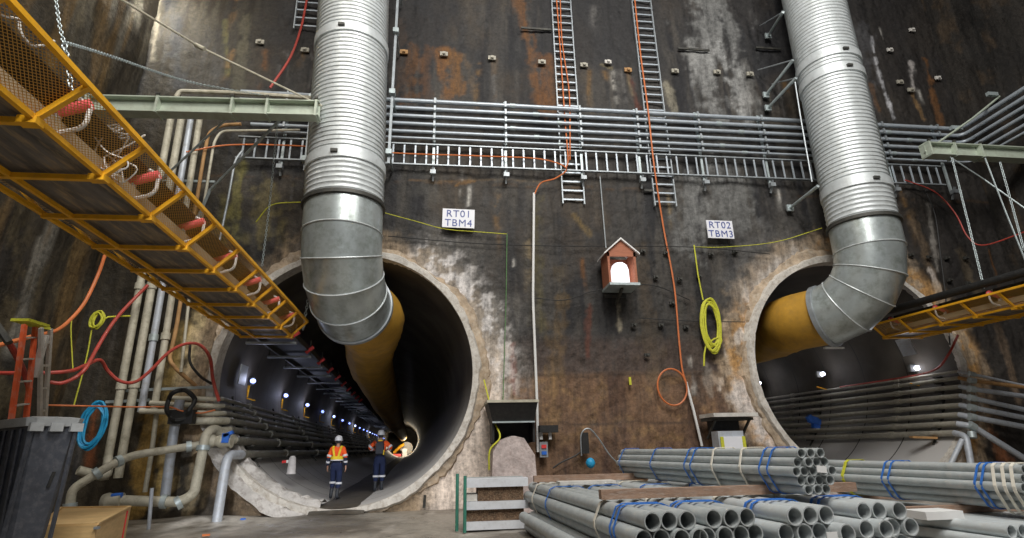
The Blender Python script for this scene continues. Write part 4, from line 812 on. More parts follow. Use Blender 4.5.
# bollard
c = P(291, 474, 16.0); r = empty('bollard', c, 'small grey-white bollard with a red and white bar in the RT01 tunnel', 'bollard')
build(MB().tube([c, c+Vector((0, 0, .05)), c+Vector((0, 0, .4)), c+Vector((0, 0, .46))], [.13, .12, .09, .05], 12), 'body', M['cone'], r, True)
build(MB().bar(c+Vector((-.02, 0, .33)), c+Vector((-.27, .05, .31)), .05, .07), 'bar', M['redp'], r); build(MB().bar(c+Vector((-.09, -.04, .32)), c+Vector((-.14, -.035, .32)), .05, .075), 'bar_band', M['white'], r)
for (a, Y, cN, lab) in (((243, 375), 15.6, CL, 'pale plate fixed on the lining of the RT01 tunnel near its mouth'), ((906, 347), 14.9, CR, 'pale plate fixed on the lining of the RT02 tunnel above its pipes')):
    c = P(*a, Y); v = Vector((c.x-cN[0]-SK*(Y-14), 0, c.z-cN[1])).normalized(); u = Vector((-v.z, 0, v.x)); w = Vector((0, 1, 0))
    R = Matrix((u, w, v)).transposed(); tag(build(MB().box(c, (.52, .5, .03), R), 'wall_plate', M['greypipe'], None), lab, 'plate')
for a, lab in (((834, 348, 16.5), 'dim shelf light strip under the RT02 air bag, the nearer one'), ((756, 361, 20), 'dim shelf light strip under the RT02 air bag, the farther one')):
    c = P(*a); tag(build(MB().bar(c-Vector((.35, 0, 0)), c+Vector((.35, 0, 0)), .1, .06), 'cable_tray_strip', M['offwhite'], None), lab, 'strip')
# RT02 pipes
ysr = [372, 378.5, 387, 396, 405.5, 415, 424, 433]; rads = [.04, .055, .065, .065, .07, .075, .08, .08]
ends = [(1030, 387), (1030, 388), (1030, 397), (1030, 411), (1030, 419), (1030, 428), (1030, 462), None]
for i, (y, r_) in enumerate(zip(ysr, rads)):
    z = P(960, y, 14).z; dx = wallx(CR, z, r_+.12, 1)
    a = [T(CR, dx, 40, z), T(CR, dx, -.15, z)]
    g = pipe(a, r_, M['tunpipeb'], 'dusty pipe racked along the wall of the RT02 tunnel, %s from the top' % ORD[i], 'pipes in the RT02 tunnel', 'tunnel_pipe')
    for k in range(6): build(MB().tube([T(CR, dx, 1.8+5*k, z), T(CR, dx, 2.0+5*k, z)], r_+.02, 12), 'coupling', M['tunpipeb'], g, True)
    if ends[i]: e = [a[1], P(972, y+2, 13.55), P(*ends[i], 13.45)]; m = 'rustpipe' if i == 1 else 'greypipe'
    else: e = [a[1], P(966, 436, 13.5), P(972, 470, 13.4), P(974, 500, 13.4)]; m = 'greypipe'
    g = pipe(e, r_, M[m], ('rusty orange pipe' if i == 1 else 'pale grey pipe')+' fanning from the RT02 tunnel mouth along the wall, %s from the top' % ORD[i], 'pipes fanning from the RT02 mouth', 'fan_pipe', rr=.3, cps=((P(972, y+2, 13.55), e[2]-e[1]),))
for i in range(5):
    y = .5+5*i; mb = MB(); mb.tube([T(CR, wallx(CR, z, .04, 1), y, z) for z in np.linspace(1.2, 3.1, 7)], .03, 6)
    for q in ysr: z = P(960, q, 14).z-.09; mb.bar(T(CR, wallx(CR, z, 0, 1), y, z), T(CR, wallx(CR, z, .3, 1), y, z), .05, .04)
    tag(build(mb, 'pipe_rack', M['darksteel'], None), 'curved steel rack under the RT02 tunnel pipes, %s from the mouth' % ORD[i], 'rack', 'pipe racks in the RT02 tunnel')
pipe([P(962, 440, 13.3), P(948, 470, 13.2)], .06, M['greypipe'], 'short leaning grey prop under the fanning pipes', None, 'prop')
tag(build(MB().bar(P(911, 437, 14.6), P(936, 438, 14.4), .2, .06), 'plank', M['rustpipe'], None), 'short rusty plank lying under the lowest RT02 tunnel pipe', 'plank')
mb = MB(); c = P(811, 421, 17); rnd = random.Random(2)
for k in range(5): mb.box(c+Vector((rnd.uniform(-.22, .22), rnd.uniform(-.1, .1), rnd.uniform(-.16, .16))), (.22, .15, .16), Matrix.Rotation(rnd.random(), 3, 'Y'))
tag(build(mb, 'blue_bag', M['bluep'], None), 'crumpled blue plastic bag hanging on the RT02 tunnel pipes', 'bag')

# ================================================================== SLOPING PIPES ON THE RIGHT-HAND WALL
for k, (a, lab) in enumerate((((957, 131), 'lower'), ((993, 97), 'upper'))):
    tag(build(MB().box(P(*a, 12.6)+Vector((0, 0, .1)), (.35, .1, .12)), 'clamp', M['galvdull'], None), 'grey clamp on the pipes turning along the far side wall, the %s one' % lab, 'clamp')

# ================================================================== THINGS ON THE WALL FOOT
c = P(487, 400, 12.9); d = P(538, 401, 12.9)
r = empty('wall_shelf', (1.48, 12.9, 1.93), 'black steel hopper shelf with a dusty pale lip above the splattered block', 'shelf')
z1, z0 = 2.34, 1.93; mb = MB(); mb.add([(.92, 12.75, z1), (2.08, 12.75, z1), (2.08, 13.9, z1), (.92, 13.9, z1), (1.04, 12.95, z0), (2.02, 12.95, z0), (2.02, 13.9, z0), (1.04, 13.9, z0)], [(0, 1, 2, 3), (4, 7, 6, 5), (0, 4, 5, 1), (1, 5, 6, 2), (2, 6, 7, 3), (3, 7, 4, 0)])
build(mb, 'hopper', M['black'], r); build(MB().box((1.5, 13.3, 2.38), (1.22, 1.14, .06)), 'lip', M['cream'], r); build(MB().box((1.53, 12.93, 1.92), (1.0, .05, .035)), 'lower_edge', M['galvdull'], r)
build(MB().box((1.53, 13.72, 1.7), (.96, .12, .5)).box((1.06, 13.4, 1.7), (.05, .7, .46)).box((2.02, 13.4, 1.7), (.05, .7, .46)), 'shade_panels', M['black'], r)  # black panels put in as the dark shade of the void below the hopper
mb = MB(); pl = [(492, 480), (493, 452), (500, 441), (515, 436), (524, 438), (535, 455), (537, 480)]; A = [P(x, y, 12.65) for x, y in pl]; A = [Vector((A[0].x, 12.65, 0))]+A+[Vector((A[-1].x, 12.65, 0))]
Bk = [Vector((v.x+(.06 if v.x < 1.5 else -.04), 13.75, v.z+.03)) for v in A]; n = len(A)
mb.add(A+Bk, [tuple(range(n)), tuple(range(2*n-1, n-1, -1))]+[(i, n+i, n+(i+1) % n, (i+1) % n) for i in range(n)])
tag(build(mb, 'concrete_block', M['rock'], None), 'pale pinkish splattered concrete block under the black hopper shelf', 'block')
c = P(548, 429, 13.7); tag(build(MB().box(c, (.46, .3, .17)), 'dark_bracket', M['black'], None), 'short black bracket shelf on the brown wall beside the pale conduit', 'bracket')
for k, x in enumerate((541, 550)): tag(build(MB().box(P(x, 436, 13.7), (.07, .06, .16)), 'insulator', M['white'], None), 'small white stub hanging under the short black bracket, %s from the conduit' % ORD[k], 'insulator', 'stubs under the black bracket')
r = empty('socket_box', P(543.5, 456, 13.8), 'small grey socket box with red and blue sockets beside the conduit foot', 'socket box')
c = P(543.5, 449.5, 13.8); build(MB().box(c, (.2, .12, .36)), 'housing', M['steel'], r); build(MB().box(c+Vector((0, -.07, .07)), (.12, .04, .08)), 'red_socket', M['redp'], r); build(MB().box(c+Vector((0, -.07, -.08)), (.12, .04, .08)), 'blue_socket', M['bluep'], r)
r = empty('switch_box', P(586, 455, 13.8), 'dark switch box with arched cable on the brown wall foot', 'switch box')
c = P(585, 443, 13.8); build(MB().box(c, (.17, .12, .5)), 'housing', M['black'], r); build(MB().tube(spl([c+Vector((-.12, -.05, -.3)), c+Vector((-.1, -.07, .2)), c+Vector((.1, -.08, .34)), c+Vector((.34, -.06, .1)), c+Vector((.6, -.05, -.3)), c+Vector((.9, -.05, -.6))], 6), .018, 6), 'cable', M['steel'], r, True)
mb = MB(); c = P(590.5, 463, 13.6); mb.tube([c-Vector((0, 0, .12)), c-Vector((0, 0, .08)), c, c+Vector((0, 0, .08)), c+Vector((0, 0, .12))], [.03, .09, .12, .09, .03], 12)
tag(build(mb, 'blue_float', M['blue'], None, True), 'round light blue float below the dark switch box', 'cap')
hose('black_cable', spl([P(553, 468, 13.8), P(562, 462, 13.8), P(575, 456, 13.8), P(583, 450, 13.8)], 5), .02, M['blackcable'], 'black cable drooping to the dark switch box', 'cable')
tag(build(MB().box(P(630, 381, 13.88), (.06, .04, .2)), 'lime_tag', M['yrope'], None), 'tiny lime tag stuck on the brown wall under the lantern house', 'tag')
r = empty('wall_shelf', P(728, 418, 13.3), 'dusty grey shelf at the rim of the RT02 tunnel', 'shelf')
c = P(728, 415.5, 13.4); build(MB().box(c, (1.16, .8, .09)), 'board', M['offwhite'], r); build(MB().box(c+Vector((0, .1, -.09)), (1.1, .6, .07)).bar(c+Vector((-.45, -.2, -.1)), c+Vector((-.45, .35, -.55)), .05, .05).bar(c+Vector((.45, -.2, -.1)), c+Vector((.45, .35, -.55)), .05, .05), 'bracket', M['darksteel'], r)
tag(build(MB().box(P(723, 425, 13.6), (.7, .3, .26)), 'shelf_shade_box', M['black'], None), 'black box standing for the shade under the dusty grey shelf', 'shade')  # black box put in as the shaded void under the shelf
r = empty('notice_box', P(728, 447, 13.2), 'blue-grey box with a white yellow-edged notice under the grey shelf', 'box')
c = P(728, 440, 13.3); build(MB().box(c, (.66, .35, .42)), 'box', M['greypipe'], r); build(MB().box(c+Vector((.02, -.19, -.07)), (.60, .03, .30)), 'notice', M['sign'], r)
for s in (-1, 1): build(MB().box(c+Vector((.02+.28*s, -.21, -.07)), (.08, .02, .30)), 'yellow_edge', M['yrope'], r)
c = P(501, 425, 13.0)

# ================================================================== METAL STACK
def channel_beam(z0, z1, lab, x0=.32):
    r = empty('channel_beam', (x0, 10.9, z0), lab, 'beam', 'galvanised beams stacked beside the pipes')
    build(MB().box((x0+.56, 10.2, (z0+z1)/2), (1.12, .03, z1-z0)).box((x0+.56, 10.35, z1-.012), (1.12, .3, .024)).box((x0+.56, 10.35, z0+.012), (1.12, .3, .024)), 'web', M['zinc'], r)
    build(MB().box((x0+.56, 10.9, (z0+z1)/2), (1.12, .03, z1-z0)), 'rear_web', M['galv'], r)
channel_beam(.70, .84, 'bright galvanised beam, topmost of the stack with green posts'); channel_beam(.34, .47, 'bright galvanised beam in the middle of the stack with green posts'); channel_beam(.02, .15, 'bright galvanised beam on the floor, lowest of the stack with green posts')
for z0, z1, x0, l in ((.47, .70, .55, 'upper'), (.15, .34, .35, 'lower')):
    tag(build(MB().box(((x0+1.36)/2, 10.55, (z0+z1)/2), (1.36-x0, .62, z1-z0-.004)), 'packing_timber', M['brownfill'], None), 'rough brown timber packing in the galvanised beam stack, the %s layer' % l, 'timber')
tag(build(MB().box((.44, 10.5, .53), (.2, .5, .11)), 'pale_block', M['offwhite'], None), 'small pale spacer block in the galvanised beam stack', 'block')
for k, (x, y) in enumerate(((.19, 10.3), (.32, 10.1))):
    tag(build(MB().tube([(x, y, 0), (x, y, .93-.03*k)], .03, 10), 'green_post', mat('green_paint%d' % k, (.05, .22, .16), .5), None, True), 'thin green steel post beside the galvanised beam stack, %s' % ('the outer one' if k == 0 else 'the inner one'), 'post', 'green posts at the beam stack')
hose('ground_rod', [P(425, 495, 13), P(424, 508, 13)], .035, M['darksteel'], 'short dark stake at the foot of the pale tunnel rim', 'stake')

# ================================================================== STOCK PIPES
def stock(prefix, rows, x, z, ynear, L, r, sp, dx, m, group, jit=.06, seed=1, off=None, rowwords=None):
    """rows: number of pipes per row from the top; x,z: centre of the row's middle / top row centre height"""
    rnd = random.Random(seed); proto = None; out = []
    for j, n in enumerate(rows):
        for i in range(n):
            px_ = x+(i-(n-1)/2)*sp+(off[j] if off else 0); pz = z-j*sp*.866; yn = ynear+rnd.uniform(-jit, jit)
            rw = (rowwords or ['top row', 'second row', 'third row', 'fourth row', 'bottom row'])[j]
            lab = '%s, %s, %s from the walkers' % (prefix, rw, ORD[i])
            if proto is None:
                proto = MB().hollow((0, 0, 0), (dx*L, L, 0), r, r*.86, 20).build('stock_pipe', m, None, True, (0, 0, 0)); o = proto
            else: o = proto.copy(); COL.objects.link(o)
            o.location = (px_, yn, pz); W[o.name] = Vector(o.location); tag(o, lab, 'pipe', group); out.append(o)
    return out
def strap(pts2, y, r, m, label, group=None, skew=0, cat='strap'):
    """band pulled round a bundle: outline in X,Z at depth y"""
    c = [Vector((a, y+skew*k/len(pts2), b)) for k, (a, b) in enumerate(pts2)]; p = []
    for i in range(len(c)):
        a, b = c[i], c[(i+1) % len(c)]; p += [a.lerp(b, .12), a.lerp(b, .5), a.lerp(b, .88)]
    mb = MB(); inn = []; n = len(p); cen = sum(p, Vector())/n
    for off, yy in ((0, -r), (0, r), (.008, r), (.008, -r)):
        inn += [q+(q-cen).normalized()*off+Vector((0, yy, 0)) for q in p]
    mb.add(inn, [(s*n+i, s*n+(i+1) % n, ((s+1) % 4)*n+(i+1) % n, ((s+1) % 4)*n+i) for s in range(4) for i in range(n)])
    o = build(mb, 'strap', m, None); return tag(o, label, cat, group)
def hexo(x, z, hw, hh, top): return [(x-top, z+hh), (x+top, z+hh), (x+hw, z), (x+top, z-hh), (x-top, z-hh), (x-hw, z)]
SB, RB = .172, .084; dxA = -.072
NM = [('wide pipe, bundle next to the beam stack', 2.07), ('wide pipe, second bundle from the beam stack', 2.69), ('wide pipe, third bundle from the beam stack', 3.48), ('wide pipe, fourth bundle from the beam stack', 4.34)]
for k, (nm, xc) in enumerate(NM):
    yn = 5.3+(-.0, .05, -.05, .1)[k]; grp = 'big-bore stock pipes'
    stock(nm, [3, 4, 3], xc, .675, yn, 5.0, RB, SB, dxA, M['stock' if k < 2 else 'stockin'], grp, .05 if k < 2 else .09, 3+k)
    stock(nm.replace('wide pipe, bundle', 'low pipe beneath the bundle').replace('wide pipe,', 'low pipe beneath the'), [4, 3] if k else [5, 4], xc-(.08 if k == 0 else 0), .24, yn-.25, 4.8, RB, SB, dxA, M['stock'], 'big-bore stock pipes near the floor', .05, 13+k, rowwords=['upper layer', 'floor layer'])
    hw, hh, tp = SB*1.5+RB, SB*.866+RB, SB+RB*.6
    for t, m, w_ in ((.55, 'strapb', .018), (.66, 'strapb', .018), (3.4, 'strapb', .02), (1.15 if k == 0 else 1.3, 'strapw', .03), (4.3, 'strapw', .03)):
        strap(hexo(xc+dxA*t, 0.675-SB*.866, hw+.012, hh+.012, tp+.02), yn+t, w_, M[m], ('blue band' if m == 'strapb' else 'cream strap')+' on '+'the '+nm[11:]+(', near the open ends' if t < .6 else ', just behind the first' if t < 1 else ', in its front third' if t < 2 else ', beyond its middle' if t < 4 else ', at its far end'), 'bands round the big-bore bundles')
    strap([(xc-.42, .32), (xc+.34, .32), (xc+.28, 0.012), (xc-.36, .012)], yn+.6, .018, M['strapb'], 'blue band round the low pipes beneath the '+nm[11:], 'bands round the floor layers')
YT = 6.15
tag(build(MB().box((3.27, YT+.25, .83), (3.1, .11, .10)), 'timber_bearer', M['timber'], None), 'reddish-brown timber bearer lying across the big pipe bundles near their ends', 'timber')
tag(build(MB().box((2.75, 9.9, .83), (2.5, .12, .10)), 'timber_bearer', M['timber'], None), 'pale and brown timber bearer across the far ends of the big pipe bundles', 'timber')
tag(build(MB().box((2.2, 9.0, .81), (.9, .3, .04)), 'plank', M['offwhite'], None), 'pale dusty board lying on the big pipes between the bearers', 'board')
hose('loose_bar', [P(655, 477, 9.2), P(760, 487, 8.3)], .045, M['offwhite'], 'dusty white bar lying loose under the small-bore bundle', 'bar', n=8)
rw5 = ['top row', 'second row', 'middle row', 'fourth row', 'bottom row']
xs, zs_, yn = 3.93, 1.23, 5.78; sp = .106; dxS = -.122
stock('narrow pipe in the bundle on bearers', [3, 4, 5, 4, 3], xs, zs_, yn, 4.55, .051, sp, dxS, M['stock'], 'small-bore pipes on the timber bearers', .025, 9, rowwords=rw5)
cz = zs_-2*sp*.866
for t, m, w_, lab in ((.38, 'strapb', .012, 'nearest the open ends'), (.52, 'strapb', .012, 'second from the open ends'), (2.0, 'strapb', .015, 'around its middle'), (2.16, 'strapb', .015, 'around its middle, paired'), (3.2, 'strapb', .015, 'in its far third'), (4.4, 'strapb', .015, 'at its far end'), (.95, 'strapw', .02, 'wide cream one near the open ends'), (1.55, 'strapw', .02, 'wide cream one farther back')):
    strap(hexo(xs+dxS*t, cz, 2*sp+.062, 2*sp*.866+.062, sp+.04), yn+t, w_, M[m], ('blue band' if m == 'strapb' else 'cream strap')+' on the small-bore bundle on timber bearers, '+lab, 'bands on the small-bore bundle', -.12 if m == 'strapw' else 0)
tag(build(MB().box((xs+.06, yn-.05, cz+.02), (.11, .01, .07), Matrix.Rotation(.1, 3, 'Y')), 'paper_tag', M['white'], None), 'blank white tag on the open ends of the small-bore bundle on timber', 'tag')
tag(build(MB().box((3.62, 5.2, .50), (.15, .01, .08)), 'paper_tag', M['white'], None), 'white tag on the open ends of the big bundle below', 'tag')
# outer small-bore bundle
x2, z2, y2 = 6.86, .985, 6.0; sp2 = .113; dx2 = -.10
stock('narrow pipe, bundle with three cream straps', [3, 4, 5, 4, 3], x2, z2, y2, 6., .0555, sp2, dx2, M['stock'], 'small-bore pipes with three cream straps', .03, 19, rowwords=rw5)
cz2 = z2-2*sp2*.866
for t, m, w_, lab in ((.42, 'strapb', .014, 'first pair, inner'), (.50, 'strapb', .014, 'first pair, outer'), (1.75, 'strapb', .014, 'second pair, inner'), (1.86, 'strapb', .014, 'second pair, outer'), (.12, 'strapw', .02, 'nearest the open ends'), (.22, 'strapw', .02, 'second from the open ends'), (.33, 'strapw', .02, 'third from the open ends'), (2.6, 'yrope', .03, 'yellow')):
    strap(hexo(x2+dx2*t, cz2-(.02 if m == 'strapw' else 0), 2*sp2+.066, 2*sp2*.866+.066+(.02 if m == 'strapw' else 0), sp2+.04), y2+t, w_, M[m], {'strapb': 'blue band', 'strapw': 'cream strap', 'yrope': 'yellow strap'}[m]+' on the bundle before the RT02 tunnel, '+lab, 'bands on the outer small-bore bundle', -.1 if m == 'strapw' else 0)
for k, y in enumerate((6.9, 8.8, 10.8)): tag(build(MB().box((6.3, y, .485), (2.6, .12, .09)), 'timber_bearer', M['timber'], None), 'timber bearer under the outer small-bore bundle, %s from its open ends' % ORD[k], 'timber', 'bearers under the outer bundle')
stock('pale dusty pipe, low layer past the big bundles', [9, 10, 11], 6.75, .37, 5.7, 6., .07, .15, -.12, M['stockin'], 'pale low layer of pipes', .15, 23, rowwords=['upper layer', 'middle layer', 'floor layer'])
tag(build(MB().box((5.95, 6.6, .475), (.5, .35, .09)), 'wrapped_board', M['white'], None), 'white wrapped board lying on the pale low pipes', 'board')

# ================================================================== BIN, CRATE, STEPLADDER
ang = math.radians(52); R = Matrix.Rotation(ang, 3, 'Z'); cb = P(28, 428, 6.6); cb.z = 0
r = empty('storage_bin', cb, 'tall charcoal plastic bin with a light grey rim', 'bin')
def bl_(x, y, z): return cb+R @ Vector((x, y, 0))+Vector((.15*(1-z/1.6)*0+.0, 0, z))
wx, wy, H = .50, .95, 1.70
def loop_(z, ins): return [bl_(ins+a, ins+b, z) for a, b in ((0, 0), (wx-2*ins, 0), (wx-2*ins, wy-2*ins), (0, wy-2*ins))]
def looph(z, ins, cut=.05):
    q = [(ins+cut, ins), (wx-ins-cut, ins), (wx-ins, ins+cut), (wx-ins, wy-ins-cut), (wx-ins-cut, wy-ins), (ins+cut, wy-ins), (ins, wy-ins-cut), (ins, ins+cut)]
    return [bl_(a, b, z) for a, b in q]
mb = MB(); mb.add(looph(0, .10)+looph(H, .025), [(i, (i+1) % 8, 8+(i+1) % 8, 8+i) for i in range(8)]+[tuple(range(8))[::-1]]); build(mb, 'body', M['bin'], r)
mb = MB(); L0 = looph(H-.02, -.005, .07); L1 = looph(H+.07, -.02, .07); L2 = looph(H+.085, .06, .05)
mb.add(L0+L1+L2, [(i, (i+1) % 8, 8+(i+1) % 8, 8+i) for i in range(8)]+[(8+i, 8+(i+1) % 8, 16+(i+1) % 8, 16+i) for i in range(8)]+[tuple(16+i for i in range(8))]+[tuple(range(8))[::-1]]); build(mb, 'rim', M['binrim'], r)
for a in (.25, wx-.06, .07): build(MB().box(bl_(a, .005, H-.03), (.12, .06, .09), R), 'rim_lug', M['binrim'], r)
for a in (.04, wx-.05): build(MB().bar(bl_(a, .085, .03), bl_(a, .015, H-.05), .035, .03), 'corner_rib', M['bin'], r)
for a in (.2, .42, .64, .8): build(MB().bar(bl_(-.0+.085, a, .03), bl_(.012, a, H-.05), .035, .02), 'side_rib', M['bin'], r)
build(MB().box(bl_(.33, .05, 1.12), (.03, .03, .16), R @ Matrix.Rotation(.15, 3, 'Y')), 'handle_slot', M['black'], r)
a, b, c, d = PZ(97, 525, .55), PZ(131, 507, .55), PZ(60, 508, .55), PZ(40, 527, .55)
r = empty('plywood_crate', ((a.x+c.x)/2, (a.y+c.y)/2, 0), 'pale plywood crate on the floor beside the charcoal bin', 'crate')
q = [a, b, c, d]; lo = [Vector((v.x, v.y, 0)) for v in q]
build(MB().add(q+lo, [(0, 1, 5, 4), (1, 2, 6, 5), (2, 3, 7, 6), (3, 0, 4, 7), (4, 5, 6, 7), (0, 3, 2, 1)]), 'body', M['ply'], r)
qq = [v+Vector((0, 0, .0)) for v in q]; cen = sum(q, Vector())/4
for i in range(4): u, v = q[i], q[(i+1) % 4]; build(MB().bar(u+(cen-u)*.03+Vector((0, 0, .01)), v+(cen-v)*.03+Vector((0, 0, .01)), .05, .025), 'edge_batten', M['ply'], r)
s0 = a.lerp(b, .86)+Vector((.012, -.005, -.25)); build(MB().box(s0, (.015, .05, .45), Matrix.Rotation(math.atan2(b.x-a.x, b.y-a.y)*-1, 3, 'Z')), 'red_stripe', M['redp'], r)
build(MB().box(a+Vector((.01, -.01, -.03)), (.05, .05, .03)), 'corner_clip', M['steel'], r)
r = empty('step_ladder', P(30, 400, 8.3)*1, 'orange and white stepladder with a yellow top behind the bin', 'ladder'); r.location.z = 0; W[r.name] = Vector(r.location)
def down(p, q): t = (0-p.z)/(q.z-p.z); return p+(q-p)*t
F1 = (P(24.5, 325, 8.2), P(14, 400, 8.0)); F2 = (P(35.5, 325, 8.6), P(28, 400, 8.4)); B1 = (P(41, 328, 8.4), P(40, 400, 8.9)); B2 = (P(50.5, 329, 8.7), P(46, 400, 9.2))
for p, q in (F1, F2): build(MB().bar(p, down(p, q), .045, .06, (0, 1, 0)), 'front_rail', M['fibre'], r)
for p, q in (B1, B2): build(MB().bar(p, down(p, q), .045, .05, (0, 1, 0)), 'rear_rail', M['offwhite'], r)
for k in range(9):
    t = (k+.6)/10; u = F1[0].lerp(down(*F1), t); v = F2[0].lerp(down(*F2), t); build(MB().bar(u, v, .05, .02), 'step', M['offwhite'], r)
    u = B1[0].lerp(down(*B1), t); v = B2[0].lerp(down(*B2), t); build(MB().bar(u, v, .03, .03), 'rear_brace', M['offwhite'], r)
build(MB().box((F1[0]+F2[0])/2+Vector((0, 0, .03)), (.24, .42, .04)), 'top_cap', M['yrope'], r)
build(MB().bar(F2[0], B2[0], .04, .04), 'hinge_bar', M['yrope'], r)
tag(build(MB().box(P(40, 356, 8.6)+Vector((0, 0, 0)), (.09, .04, .62)), 'white_cloth', M['offwhite'], None), 'dirty white cloth hanging between the stepladder rails', 'cloth')
for k, (a, s_, m, lab) in enumerate((((206, 535), .06, 'orange', 'small orange scrap on the floor before the tunnel'), ((243, 519), .05, 'bluep', 'tiny pale scrap on the pale heap by the standpipe'))):
    c = PZ(a[0], a[1], .03); tag(build(MB().box(c, (s_*2, s_, .03), Matrix.Rotation(.4, 3, 'Z')), 'scrap', M[m], None), lab, 'scrap')

# ================================================================== PEOPLE
def skin(name, joints, edges, m, parent, org, sub=1, rot=0., cut=None):
    """one continuous surface grown round a skeleton (baked from the skin modifier)"""
    names = list(joints); me = bpy.data.meshes.new(name); me.from_pydata([joints[k][0] for k in names], [(names.index(a), names.index(b)) for a, b in edges], [])
    o = bpy.data.objects.new(name, me); COL.objects.link(o); md = o.modifiers.new('s', 'SKIN'); md.use_smooth_shade = True; sd = o.modifiers.new('u', 'SUBSURF'); sd.levels = sub; sd.render_levels = sub
    for i, k in enumerate(names):
        rr = joints[k][1]; rr = (rr, rr) if not isinstance(rr, tuple) else rr; me.skin_vertices[0].data[i].radius = rr
    me.skin_vertices[0].data[0].use_root = True
    dg = bpy.context.evaluated_depsgraph_get(); ev = bpy.data.meshes.new_from_object(o.evaluated_get(dg)); bpy.data.objects.remove(o); ev.name = name
    for p in ev.polygons: p.use_smooth = True
    ev.materials.clear(); ev.materials.append(m); o = bpy.data.objects.new(name, ev); COL.objects.link(o); o.parent = parent; W[o.name] = W[parent.name]; return o
def loc(mb, name, m, par, smooth=True):
    o = mb.build(name, m, None, smooth, (0, 0, 0)); o.parent = par; W[o.name] = W[par.name]; return o
def ering(c, rx, ry, h, th=.012, n=24, tilt=(0, 0)):
    vs = []
    for (a, z) in ((0, -h/2), (th, -h/2), (th, h/2), (0, h/2)): vs += [(c[0]+(rx+a)*math.cos(2*math.pi*k/n), c[1]+(ry+a)*math.sin(2*math.pi*k/n), c[2]+z+tilt[0]*math.cos(2*math.pi*k/n)+tilt[1]*math.sin(2*math.pi*k/n)) for k in range(n)]
    return MB().add(vs, [(s*n+k, s*n+(k+1) % n, ((s+1) % 4)*n+(k+1) % n, ((s+1) % 4)*n+k) for s in range(4) for k in range(n)])
def zmix(name, top, bot, z, side=None):
    m = bpy.data.materials.new(name); m.use_nodes = True; nt = m.node_tree; b = nt.nodes['Principled BSDF']; b.inputs['Roughness'].default_value = .85
    tc = nt.nodes.new('ShaderNodeTexCoord'); sp = nt.nodes.new('ShaderNodeSeparateXYZ'); nt.links.new(tc.outputs['Object'], sp.inputs[0]); g = nt.nodes.new('ShaderNodeMath'); g.operation = 'GREATER_THAN'; g.inputs[1].default_value = z
    nt.links.new(sp.outputs[2], g.inputs[0]); mx = nt.nodes.new('ShaderNodeMix'); mx.data_type = 'RGBA'; nt.links.new(g.outputs[0], mx.inputs['Factor']); mx.inputs['A'].default_value = (*bot, 1); mx.inputs['B'].default_value = (*top, 1)
    nt.links.new(mx.outputs['Result'], b.inputs['Base Color']); return m
